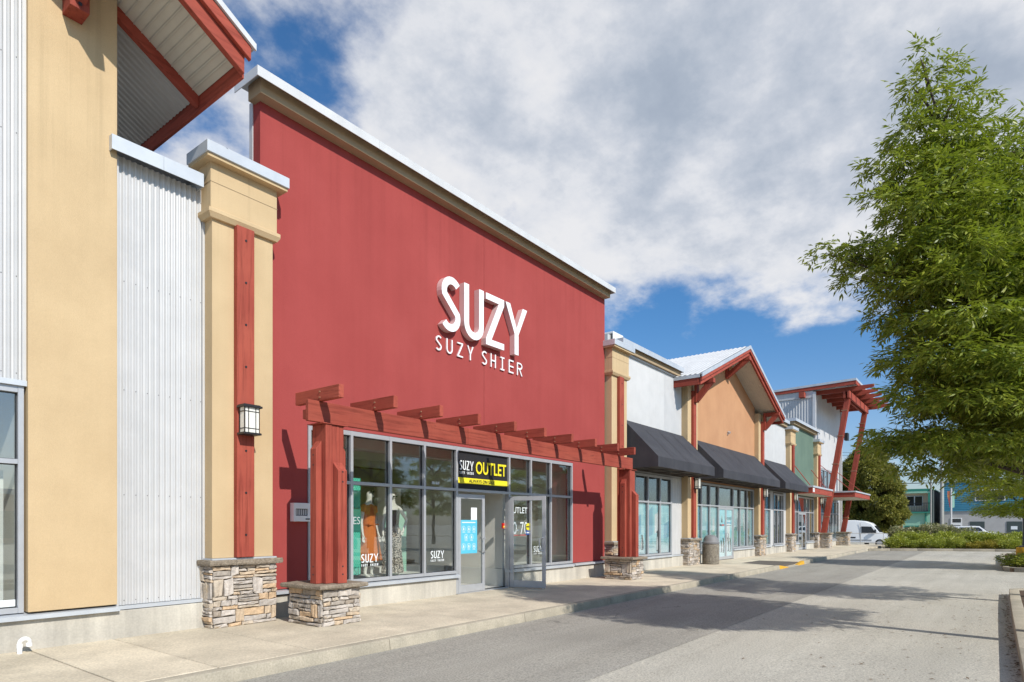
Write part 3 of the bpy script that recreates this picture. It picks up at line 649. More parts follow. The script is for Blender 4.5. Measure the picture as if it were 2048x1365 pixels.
def storefront(bld, xs, z0, zt, z1, y=9.25, skip=(), glass='glass', fw=.058, head=.08, film=None, sill=True, heavy=(), doors=()):
    """aluminium framed glazing between mullions xs with a transom at zt; panes are sub-parts"""
    mb = MB(); d0, d1 = y - .075, y + .045
    for i, x in enumerate(xs): mb.box(x - fw / 2, x + fw / 2, d0, d1, z0, z1)
    for i in range(len(xs) - 1):
        a, b = xs[i] + fw / 2, xs[i + 1] - fw / 2
        mb.box(a, b, d0 + .004, d1, zt - fw / 2, zt + fw / 2); mb.box(a, b, d0 + .004, d1, z1 - head, z1)
        if i not in doors: mb.box(a, b, d0 + .004, d1, z0, z0 + head * .8)
    w = mb.obj('window', 'aluminium', bld, .003)
    for i in range(len(xs) - 1):
        a, b = xs[i] + fw / 2, xs[i + 1] - fw / 2
        for r_, (c, d) in enumerate(((z0 + head * .8, zt - fw / 2), (zt + fw / 2, z1 - head))):
            if (i, r_) in skip: continue
            MB().box(a, b, y - .004, y + .006, c, d).obj('pane', glass, w)
            MB().box(a, a + .009, y - .016, y + .02, c, d).box(b - .009, b, y - .016, y + .02, c, d).box(a + .009, b - .009, y - .016, y + .02, c, c + .009).box(a + .009, b - .009, y - .016, y + .02, d - .009, d).obj('gasket', 'black_metal', w)
    runs = []; st_ = 0
    for dn in list(doors) + [len(xs) - 1]:
        if dn > st_: runs.append((xs[st_], xs[dn]))
        st_ = dn + 1
    for sa, sb in (runs if sill else []): MB().hexa([(sa - .03, y - .14, z0 - .085), (sb + .03, y - .14, z0 - .085), (sb + .03, y + .05, z0 - .085), (sa - .03, y + .05, z0 - .085), (sa - .03, y - .14, z0 - .03), (sb + .03, y - .14, z0 - .03), (sb + .03, y + .05, z0 - .003), (sa - .03, y + .05, z0 - .003)]).obj('sill', 'flashing', w)
    return w
def room(bld, x0, x1, y0, y1, z0, z1, wallm='interior_wall', ceilm='interior_wall', floorm='interior_floor'):
    MB().add([(x0, y0, z0), (x1, y0, z0), (x1, y1, z0), (x0, y1, z0)], [(0, 1, 2, 3)]).obj('shop_floor', floorm, bld)
    MB().box(x0, x1, y1, y1 + .1, z0, z1).box(x0 - .1, x0, y0, y1 + .1, z0, z1).box(x1, x1 + .1, y0, y1 + .1, z0, z1).obj('inner_walls', wallm, bld)
    MB().box(x0 - .1, x1 + .1, y0, y1 + .1, z1, z1 + .1).obj('ceiling', ceilm, bld)
def screws(parent, x0, x1, y, zs, period=.073, step=2):
    mb = MB(); k = math.ceil(x0 / period)
    while (k + .25) * period < x1:
        x = (k + .25) * period
        for z in zs: mb.tube([(x, y - .017, z), (x, y - .006, z)], .006, 6)
        k += step
    if mb.v: mb.obj('screws', 'grille', parent, kind='stuff')
def wall_lamp(x, z, label):
    """black framed lantern with cream glass"""
    y1 = 8.90; y0 = y1 - .17; w = .115; t = thing('wall_lamp', (x, y1, z), label, 'lamp', 'lanterns on the pillars')
    box('back_plate', x - .06, x + .06, y1 - .02, y1, z + .05, z + .37, 'black_metal', t)
    box('glass', x - w, x + w, y0, y1 - .03, z + .03, z + .40, 'lamp_glass', t)
    MB().box(x - w - .035, x + w + .035, y0 - .035, y1 - .001, z + .40, z + .43).box(x - w - .015, x + w + .015, y0 - .015, y1 - .001, z + .43, z + .445).obj('lid', 'black_metal', t, .003)
    MB().box(x - w - .025, x + w + .025, y0 - .025, y1 - .001, z, z + .03).obj('base', 'black_metal', t, .003)
    mb = MB(); e = .011
    for xx in (-w - .004, w + .004 - e): mb.box(x + xx, x + xx + e, y0 - .006, y0 + .012, z + .03, z + .40); mb.box(x + xx, x + xx + e, y1 - .045, y1 - .021, z + .03, z + .40)
    for zz in (z + .085, z + .335): mb.box(x - w + .01, x + w - .01, y0 - .005, y0 + .002, zz, zz + .011); mb.box(x - w - .006, x - w + .002, y0 + .013, y1 - .046, zz, zz + .011)
    for xx in (-.062, .052): mb.box(x + xx, x + xx + e, y0 - .006, y0 + .002, z + .03, z + .084); mb.box(x + xx, x + xx + e, y0 - .006, y0 + .002, z + .097, z + .334); mb.box(x + xx, x + xx + e, y0 - .006, y0 + .002, z + .347, z + .40)
    mb.obj('lamp_frame', 'black_metal', t)
    return t
def coping(parent, x0, x1, y0, y1, z0, z1, m='white_flashing', splits=()):
    """folded metal cap with a hanging lip"""
    e = .012; xs = [x0, *splits, x1]
    for i in range(len(xs) - 1):
        a = xs[i] + (.0015 if i else 0); b = xs[i + 1] - (.0015 if i < len(xs) - 2 else 0)
        mb = MB().box(a, b, y0, y1, z1 - e, z1).box(a, b, y0, y0 + e, z0, z1 - e)
        if i == 0: mb.box(a, a + e, y0 + e, y1, z0, z1 - e)
        if i == len(xs) - 2: mb.box(b - e, b, y0 + e, y1, z0, z1 - e)
        mb.obj('coping', m, parent)
def xf(mb, fn): mb.v = [tuple(fn(*p)) for p in mb.v]; return mb

# ------------------------------------------------------------------ left shop: yellow tower, metal cladding, overhanging gable
def left_shop():
    b = thing('shop_building', (1, 9.6, 0), 'yellow stucco and corrugated metal shop tower with deep white soffit roof', 'building')
    box('concrete_base', -5, 4.57, 9.17, 9.7, 0, .515, 'concrete_wall', b, .006)
    MB().hexa([(-5, 9.10, .52), (3.43, 9.10, .52), (3.43, 9.3, .52), (-5, 9.3, .52), (-5, 9.10, .572), (3.43, 9.10, .572), (3.43, 9.3, .60), (-5, 9.3, .60)]).obj('base_flashing', 'flashing', b)
    box('base_trim', 3.435, 4.59, 9.19, 9.3, .525, .572, 'flashing', b)
    box('wall', 2.445, 3.405, 9.13, 10.2, .606, 9.0, 'stucco_yellow', b, .004)
    MB().corr_y(-5, 2.43, 9.23, 3.37, 8.3).obj('metal_cladding', 'galvanised', b, smooth=True); screws(b, 1.6, 2.43, 9.23, (3.45, 4.6, 6.3, 7.2))
    box('cladding_trim', 2.405, 2.444, 9.19, 9.26, 3.37, 8.3, 'galvanised', b)
    box('head_flashing', -5, 2.444, 9.16, 9.4, 3.30, 3.365, 'flashing', b)
    MB().corr_y(3.44, 4.57, 9.24, .578, 6.55).obj('metal_cladding', 'galvanised', b, smooth=True); screws(b, 3.44, 4.57, 9.24, (.64, 2.05, 3.45, 4.9, 6.35))
    box('cladding_trim', 3.407, 3.445, 9.19, 9.26, .575, 6.5, 'galvanised', b); box('cladding_trim', 4.565, 4.598, 9.21, 9.30, .575, 6.5, 'galvanised', b)
    box('parapet', 3.407, 4.59, 9.26, 9.55, .6, 6.52, 'stucco_tan', b)
    coping(b, 3.31, 4.50, 9.04, 9.62, 6.51, 6.70, 'flashing', (3.95,))
    w = storefront(b, [-1.2, 0, 1.2, 2.395], .60, 2.40, 3.30, 9.27)
    box('sticker', 2.20, 2.355, 9.262, 9.264, .68, .76, 'print_white', w)
    room(b, -4.6, 2.40, 9.36, 13.5, .16, 3.6, 'interior_wall', 'interior_dark')
    for k in range(5): box('blind', 1.55 + k * .155, 1.66 + k * .155, 9.42, 9.44, .62, 2.3, 'ledge_white', b)
    # gable roof
    E = 4.53; S = .58; Rg = -1.0; F0 = .2; sz = lambda x: 7.91 + S * (E - x)
    r_ = MB().prism([(E + .10, sz(E + .10) + .20), (E + .10, sz(E + .10) + .24), (Rg, sz(Rg) + .26), (2 * Rg - E, 8.17), (2 * Rg - E, 8.12), (Rg, sz(Rg) + .2)], 'y', 7.92, 14.5).obj('roof', 'white_flashing', b)
    sl = lambda a, c, x0=Rg, x1=E: [(x0, sz(x0) + a), (x1, sz(x1) + a), (x1, sz(x1) + c), (x0, sz(x0) + c)]
    MB().prism(sl(-.20, .16), 'y', 8.0, 8.09).obj('barge_board', 'timber_red', r_, .005)
    MB().prism(sl(.02, .195, Rg, E + .06), 'y', 7.935, 7.997).obj('barge_trim', 'timber_red', r_, .005)
    MB().prism(sl(.198, .285, Rg, E + .115), 'y', 7.90, 7.933).obj('roof_edge', 'white_flashing', r_)
    box('eave_board', E + .002, E + .05, 8.10, 14.5, 7.71, 8.07, 'timber_red', r_, .004); 
    x = E - .01
    while x > -.9:
        a = x - .082
        MB().hexa([(a, 8.092, sz(a)), (x, 8.092, sz(x)), (x, 9.235, sz(x)), (a, 9.235, sz(a)), (a, 8.092, sz(a) + .02), (x, 8.092, sz(x) + .02), (x, 9.235, sz(x) + .02), (a, 9.235, sz(a) + .02)]).obj('soffit_panel', 'soffit_white', r_)
        MB().prism([(a - .015, sz(a) + .004), (a - .003, sz(a) - .012), (a - .001, sz(a) + .006)], 'y', 8.092, 9.235).obj('soffit_seam', 'soffit_white', r_)
        x = a - .016
    MB().prism(sl(-.15, .02, Rg, E - .002), 'y', 9.24, 9.34).obj('soffit_trim', 'timber_red', r_, .004)
    mb = MB(); n = 380; vs = []; fs = []
    for i in range(n + 1):
        y = 9.345 + (14.4 - 9.345) * i / n; dz = .008 * max(-1, min(1, 1.5 * math.sin(2 * math.pi * y / .11))); vs += [(Rg, y, sz(Rg) + dz), (E - .01, y, sz(E - .01) + dz)]
    for i in range(n): fs.append((2 * i, 2 * i + 1, 2 * i + 3, 2 * i + 2))
    mb.add(vs, fs).obj('ribbed_soffit', 'galvanised', r_, smooth=True)
    br = MB().box(2.79, 3.0, 8.86, 9.128, 7.94, 8.55).obj('bracket', 'timber_red', b, .005)
    MB().beam((2.895, 8.98, 8.06), (2.895, 7.95, 8.55), .13, .17).obj('brace', 'timber_red', br, .004)
    MB().tube([(2.895, 8.85, 8.005), (2.895, 8.861, 8.005)], .022, 10).obj('bolt', 'black_metal', br)
    MB().box(-5, 3.40, 9.4, 14, 6.0, 6.1).obj('roof_deck', 'interior_dark', b)
    return b
left_shop()
# white gooseneck drain pipe
pp = thing('drain_pipe', (2.33, 9.0, .15), 'white plastic gooseneck pipe rising from the pavement by the concrete base', 'pipe')
MB().tube([(2.33, 9.0, .15), (2.33, 9.0, .27)] + [(2.33 + .045 - .045 * math.cos(R(a)), 9.0 - .02 * math.sin(R(a)), .27 + .05 * math.sin(R(a))) for a in range(0, 181, 20)] + [(2.42, 9.0, .235)], .026, 14).obj('pipe', 'white_paint', pp, smooth=True)
MB().tube([(2.33, 9.0, .215), (2.33, 9.0, .262)], .031, 14).tube([(2.42, 9.0, .225), (2.42, 9.0, .262)], .031, 14).obj('collar', 'white_paint', pp, smooth=True)

# ------------------------------------------------------------------ red shop
def red_shop():
    b = thing('shop_building', (11, 9.6, 0), 'tall red stucco shop front with tan cornice and white letters', 'building')
    MB().wall(5.47, 10.952, .605, 8.40, [(6.33, 10.952, .605, 3.345)], 9.2, 9.40).obj('wall', 'stucco_red', b)
    MB().wall(10.960, 16.52, .605, 8.40, [(10.960, 14.71, .605, 3.345)], 9.2, 9.40).obj('wall', 'stucco_red', b)
    box('joint_backing', 10.9, 11.0, 9.215, 9.39, 3.4, 8.38, 'mortar', b)
    box('back_flashing', 5.46, 16.53, 9.402, 9.50, 6.0, 8.40, 'white_flashing', b)
    MB().box(5.36, 16.50, 9.0, 9.36, 8.335, 8.585).obj('cornice', 'stucco_tan', b, .005)
    coping(b, 5.22, 16.56, 8.85, 9.52, 8.462, 8.612, 'white_flashing', (7.6, 10.6, 13.6, 15.2))
    for x0, x1 in ((5.55, 6.30), (14.74, 16.56)):
        MB().hexa([(x0, 9.11, .53), (x1, 9.11, .53), (x1, 9.3, .53), (x0, 9.3, .53), (x0, 9.11, .58), (x1, 9.11, .58), (x1, 9.3, .60), (x0, 9.3, .60)]).obj('base_flashing', 'flashing', b)
    for x0, x1 in ((5.55, 10.0), (11.915, 16.58)): box('concrete_base', x0, x1, 9.17, 9.34, 0, .505 if x0 > 6 else .505, 'concrete_wall', b, .006)
    pillar(b, 4.60, 3, True)
    # glazing
    xs = [6.365, 7.243, 8.164, 9.07, 10.035, 11.88, 12.764, 13.654, 14.675]
    w = storefront(b, xs, .60, 2.405, 3.335, 9.25, skip={(4, 0)}, doors=(4,))
    MB().box(10.006, 10.064, 9.176, 9.295, .16, .599).box(11.851, 11.909, 9.176, 9.295, .16, .599).obj('door_jamb', 'aluminium', w, .003)
    MB().box(10.065, 11.85, 9.18, 9.29, .152, .168).obj('threshold', 'aluminium', w)
    suzy(w, 7.50, 7.92, .88, 1.108, 9.243, 'print_white'); suzy(w, 9.296, 9.71, .885, 1.108, 9.243, 'print_white'); suzy(w, 12.95, 13.35, .90, 1.11, 9.243, 'print_white')
    text('lettering', '8160', 9.34, 9.55, 2.49, 2.55, 9.243, 'print_white', w, .01)
    text('lettering', 'OUTLET', 11.93, 12.68, 1.93, 2.08, 9.243, 'print_white', w, .012)
    text('lettering', '50-70', 11.93, 12.70, 1.42, 1.72, 9.243, 'print_white', w, -.006)
    box('red_line', 11.95, 12.62, 9.2425, 9.2435, 1.385, 1.405, 'print_red', w)
    def door(tf, nm):
        fr = xf(MB().box(0, .085, -.022, .022, 0, 2.15).box(.805, .89, -.022, .022, 0, 2.15).box(.086, .804, -.020, .020, 2.05, 2.149).box(.086, .804, -.020, .020, .001, .16), tf).obj('door', 'aluminium', b, .003)
        xf(MB().box(.086, .804, -.004, .004, .16, 2.05), tf).obj('door_glass', 'glass_clear', fr)
        for sg in (-1, 1):
            pth = [(.84, sg * .022, .86), (.84, sg * .075, .86), (.815, sg * .085, .88), (.76, sg * .085, .89), (.76, sg * .085, 1.15), (.815, sg * .085, 1.16), (.84, sg * .075, 1.18), (.84, sg * .022, 1.18)]
            xf(MB().tube(pth, .0125, 8), tf).obj('handle', 'aluminium', fr, smooth=True)
        return fr
    dl = door(lambda x, y, z: (10.078 + x, 9.205 + y, z + .172), 'l')
    ang = math.atan2(8.34 - 9.18, 12.115 - 11.875)
    dr = door(lambda x, y, z: (11.885 + math.cos(ang) * x - math.sin(ang) * y, 9.165 + math.sin(ang) * x + math.cos(ang) * y, z + .172), 'r')
    MB().tube([(12.105, 8.37, .152), (12.105, 8.37, .30)], .012, 8).obj('door_stop', 'print_white', dr)
    # inside
    room(b, 6.15, 15.0, 9.42, 17, .165, 3.55, 'interior_wall', 'interior_brown')
    for x0, x1 in ((6.2, 9.99), (11.93, 14.95)): box('display_ledge', x0, x1, 9.43, 10.8, .167, .585, 'ledge_white', b, .004)
    box('partition', 6.35, 7.95, 10.82, 10.90, .17, 3.5, 'interior_wall', b); box('partition', 10.75, 11.55, 12.6, 12.7, .17, 2.7, 'interior_wall', b)
    box('partition', 11.95, 12.05, 9.45, 12.6, .59, 3.5, 'interior_wall', b); box('bench', 10.3, 12.6, 12.0, 12.55, .17, .60, 'ledge_white', b, .004)
    for k in range(3): box('ceiling_beam', 6.2, 14.9, 11.0 + 1.6 * k, 11.16 + 1.6 * k, 3.30, 3.54, 'interior_wall', b)
    MB().box(3.6, 17.4, 9.56, 17.2, 6.0, 6.1).obj('roof_deck', 'interior_dark', b)
    return b
red_shop()
box_ = thing('display_board', (9.75, 11.0, .585), 'bright green board standing inside the display window', 'board')
MB().box(9.35, 9.98, 10.70, 10.73, .587, 1.95).obj('board', 'green_wall', box_); MB().box(9.5, 9.66, 10.68, 10.699, 1.12, 1.30).box(9.72, 9.80, 10.68, 10.699, 1.14, 1.30).obj('notice', 'print_white', box_)
def clothes_rack(x, y, label, seed, w=1.3):
    rng = random.Random(seed); t = thing('clothes_rack', (x, y, .17), label, 'rack', 'racks inside the red shop')
    MB().tube([(x - w / 2, y, .17), (x - w / 2, y, 1.45), (x + w / 2, y, 1.45), (x + w / 2, y, .17)], .014, 6).obj('frame', 'chrome', t, smooth=True)
    k = x - w / 2 + .08
    while k < x + w / 2 - .08:
        h = rng.uniform(.55, .95); m_ = rng.choice(['dress_orange', 'print_white', 'print_dark', 'print_pale', 'green_trim', 'banner_pink', 'beige_wall', 'blue_siding'])
        MB().prism([(y - .04, 1.43), (y - .22, 1.34), (y - .20, 1.43 - h), (y + .20, 1.43 - h), (y + .22, 1.34), (y + .04, 1.43)], 'x', k, k + .035).obj('garment', m_, t); k += rng.uniform(.06, .11)
clothes_rack(7.6, 11.9, 'clothes rack behind the left display windows', 1); clothes_rack(9.3, 12.6, 'clothes rack behind the lettered window left of the doors', 2); clothes_rack(13.4, 11.9, 'clothes rack behind the windows right of the doors', 3, 1.6); clothes_rack(9.0, 14.6, 'farthest clothes rack at the back of the shop', 4, 2.2)
# the big letters
sg = thing('store_sign', (10.9, 9.1, 5.7), 'large white raised SUZY letters on the red wall', 'sign')
for ch, a, c in (('S', 9.40, 10.02), ('U', 10.12, 10.77), ('Z', 10.85, 11.505), ('Y', 11.56, 12.41)):
    letter('letter', ch, a, c, 5.70, 6.86 if ch != 'S' else 6.85, 9.05, 9.195, .135, None, None).obj('letter', ['white_letter', 'letter_side'], sg, recalc=False)
sg2 = thing('store_sign', (10.9, 9.15, 5.27), 'small white SUZY SHIER lettering beneath the large letters', 'sign')
for ch, a, c in (('S', 9.37, 9.55), ('U', 9.69, 9.88), ('Z', 10.03, 10.21), ('Y', 10.35, 10.555), ('S', 10.845, 11.027), ('H', 11.157, 11.346), ('I', 11.516, 11.664), ('E', 11.833, 12.017), ('R', 12.161, 12.371)):
    letter('letter', ch, a, c, 5.272, 5.582, 9.165, 9.198, .105, None, None).obj('letter', ['white_letter', 'letter_side'], sg2, recalc=False)
# banner above the doors
bn = thing('outlet_banner', (10.9, 9.15, 2.44), 'black and yellow SUZY OUTLET banner hung above the glass doors', 'banner')
def wavy(x0, x1, z0, z1, y, n=18, amp=.004):
    mb = MB(); m_ = 5
    for j in range(m_ + 1):
        for i in range(n + 1):
            x = x0 + (x1 - x0) * i / n; z = z0 + (z1 - z0) * j / m_; mb.v.append((x, y - amp * math.sin(x * 5 + z * 3) * (j / m_ - 1.2), z))
    mb.f = [(j * (n + 1) + i, j * (n + 1) + i + 1, (j + 1) * (n + 1) + i + 1, (j + 1) * (n + 1) + i) for j in range(m_) for i in range(n)]; mb.mi = [0] * len(mb.f); return mb
wavy(10.07, 11.845, 2.445, 3.245, 9.234).obj('cloth', 'sign_black', bn, smooth=True)
wavy(10.072, 11.842, 2.555, 2.682, 9.222).obj('stripe', 'sign_yellow', bn, smooth=True)
suzy(bn, 10.15, 10.63, 2.76, 3.055, 9.214, 'print_white')
text('lettering', 'OUTLET', 10.69, 11.79, 2.785, 3.07, 9.214, 'sign_yellow', bn, .018)
text('lettering', 'ALWAYS ON SALE', 10.46, 11.36, 2.585, 2.658, 9.212, 'sign_black', bn, .012)
# notices on the doors
ps = thing('door_notice', (10.42, 9.17, 1.02), 'cyan notice with white round icons taped to the closed glass door', 'poster')
box('sheet', 10.135, 10.70, 9.186, 9.188, 1.02, 1.755, 'poster_cyan', ps)
for ix, iz in ((10.25, 1.56), (10.42, 1.56), (10.59, 1.56), (10.33, 1.38), (10.51, 1.38), (10.25, 1.18), (10.42, 1.18), (10.59, 1.18)):
    mb = MB(); n = 20
    for k in range(n):
        a0, a1 = 2 * math.pi * k / n, 2 * math.pi * (k + 1) / n
        mb.add([(ix + r_ * math.cos(a), 9.1845, iz + r_ * math.sin(a)) for a, r_ in ((a0, .062), (a1, .062), (a1, .055), (a0, .055))], [(0, 1, 2, 3)])
    mb.add([(ix - .018, 9.1845, iz - .03), (ix + .02, 9.1845, iz - .028), (ix + .012, 9.1845, iz + .03), (ix - .012, 9.1845, iz + .026)], [(0, 1, 2, 3)]); mb.add([(ix - .05, 9.1845, iz - .082), (ix + .05, 9.1845, iz - .082), (ix + .05, 9.1845, iz - .076), (ix - .05, 9.1845, iz - .076)], [(0, 1, 2, 3)])
    mb.obj('icon', 'print_white', ps, recalc=False)
MB().add([(10.2, 9.1845, 1.69), (10.64, 9.1845, 1.69), (10.64, 9.1845, 1.71), (10.2, 9.1845, 1.71)], [(0, 1, 2, 3)]).obj('heading', 'print_white', ps, recalc=False)
tag(box('door_notice', 10.50, 10.70, 9.192, 9.194, 1.757, 2.03, 'print_white'), 'narrow white sheet taped to the closed door above the cyan notice', 'poster')
st = thing('window_sticker', (12.74, 9.23, 1.35), 'round yellow sticker with blue foot on the glass behind the open door', 'sticker')
MB().tube([(12.70, 9.228, 1.60), (12.70, 9.232, 1.60)], .09, 24).obj('disc', 'sign_yellow', st); box('black_band', 12.62, 12.78, 9.2255, 9.2265, 1.585, 1.615, 'sign_black', st); box('foot', 12.61, 12.79, 9.229, 9.2325, 1.40, 1.52, 'sticker_blue', st); box('white_band', 12.63, 12.77, 9.2265, 9.2275, 1.44, 1.47, 'print_white', st)
al = thing('alarm_box', (11.79, 9.3, 1.55), 'small red alarm box on the inside of the door frame', 'alarm')
box('case', 11.77, 11.845, 9.30, 9.34, 1.56, 1.69, 'alarm_red', al, .004); box('plate', 11.785, 11.83, 9.294, 9.299, 1.585, 1.62, 'sign_yellow', al)
# meter cabinet
mc = thing('meter_box', (6.16, 9.2, 1.70), 'white wall cabinet with small dark window behind the near pergola post', 'cabinet')
MB().wall(6.0, 6.33, 1.705, 2.01, [(6.04, 6.27, 1.80, 1.915)], 9.09, 9.198).obj('cabinet', 'white_paint', mc, .004); box('window', 6.035, 6.275, 9.12, 9.125, 1.795, 1.92, 'window_dark', mc)
for k in range(5): box('slot', 6.06 + k * .042, 6.085 + k * .042, 9.112, 9.119, 1.81, 1.905, 'galvanised', mc)
box('maker_plate', 6.22, 6.30, 9.087, 9.0895, 1.735, 1.755, 'sign_black', mc)

# ------------------------------------------------------------------ pergola
def pergola():
    t = thing('pergola', (10.8, 8.1, .15), 'red timber pergola on two stone pedestals in front of the red shop', 'pergola')
    for k, (cx, seed) in enumerate(((5.965, 11), (15.86, 12))):
        cy = 8.2; px0, px1, py0, py1 = cx - .335, cx + .335, 7.82, 8.62
        pd = MB().box(px0 + .02, px1 - .02, py0 + .02, py1 - .02, .14, .70).obj('pedestal', 'mortar', t)
        stone_box(pd, px0, px1, py0, py1, .15, .69, seed, True, 'flrb')
        cap_stone(pd, px0 - .11, px1 + .11, py0 - .11, py1 + .11, .695, .765, seed)
        x0, x1, y0, y1 = cx - .175, cx + .165, 7.95, 8.29; xm = x0 + .115
        z0, z1 = .765, 3.165
        ps = MB().box(x0, xm - .004, y0, y1, z0, z1).obj('post', 'timber_red', t, .006)
        box('timber', xm + .004, x1 - .085, y0 + .012, y1, z0, z1 - .001, 'timber_red', ps, .006); box('timber', x1 - .081, x1, y0 + .018, y1, z0, z1 - .001, 'timber_red', ps, .006)
        def strip(a, c, d, e, top, ax):
            lowside = min
            if ax == 'l': P = [(a, d, z0), (c, d, z0), (c, e, z0), (a, e, z0), (a, d, top - .13), (c, d, top), (c, e, top), (a, e, top - .13)]
            elif ax == 'f': P = [(a, d, z0), (c, d, z0), (c, e, z0), (a, e, z0), (a, d, top - .13), (c, d, top - .13), (c, e, top), (a, e, top)]
            elif ax == 'r': P = [(a, d, z0), (c, d, z0), (c, e, z0), (a, e, z0), (a, d, top), (c, d, top - .13), (c, e, top - .13), (a, e, top)]
            else: P = [(a, d, z0), (c, d, z0), (c, e, z0), (a, e, z0), (a, d, top), (c, d, top), (c, e, top - .13), (a, e, top - .13)]
            return MB().hexa(P).obj('side_timber', 'timber_red', ps, .005)
        strip(x0 - .10, x0 - .001, 8.05, 8.20, 2.92, 'l'); strip(xm + .02, xm + .185, y0 - .115, y0 + .011, 2.60, 'f'); strip(x1 + .001, x1 + .10, 8.05, 8.20, 2.92, 'r'); strip(xm + .02, xm + .185, y1 + .001, y1 + .10, 2.60, 'b')
        mb = MB()
        for z in (.90, 1.02, 2.30, 2.45): mb.tube([(xm + .105, y0 - .1165, z), (xm + .105, y0 - .1125, z)], .014, 8)
        for z in (.90, 1.02, 2.55, 2.70): mb.tube([(x0 - .1015, 8.125, z), (x0 - .0985, 8.125, z)], .014, 8)
        mb.obj('bolts', 'black_metal', ps)
        MB().box(x0 - .06, x1 + .05, y0 - .02, y1 + .02, z1 + .001, z1 + .016).obj('head_plate', 'timber_red', t)
    jx = 9.06
    MB().box(5.52, jx - .002, 8.0, 8.07, 3.182, 3.497).obj('beam', 'timber_red', t, .006); MB().box(jx + .002, 15.96, 8.0, 8.07, 3.182, 3.497).obj('beam', 'timber_red', t, .006)
    MB().box(5.56, 15.93, 8.115, 8.20, 3.225, 3.365).obj('rear_beam', 'timber_red', t, .006)
    for k, x in enumerate((5.70, 6.745, 7.785, 8.785, 9.885, 10.93, 12.0, 13.05, 14.16, 15.08)):
        rf = MB().box(x, x + .09, 7.52, 8.60, 3.498 + (k % 3) * .003, 3.690 + (k % 3) * .003).obj('rafter', 'timber_red', t, .006)
        for z in (3.545, 3.63): MB().tube([(x - .014, 7.97, z), (x + .001, 7.97, z)], .014, 8).obj('bolt', 'timber_end', rf)
    return t
pergola()
wall_lamp(5.062, 2.985, 'black framed lantern with cream glass on the first yellow pillar')

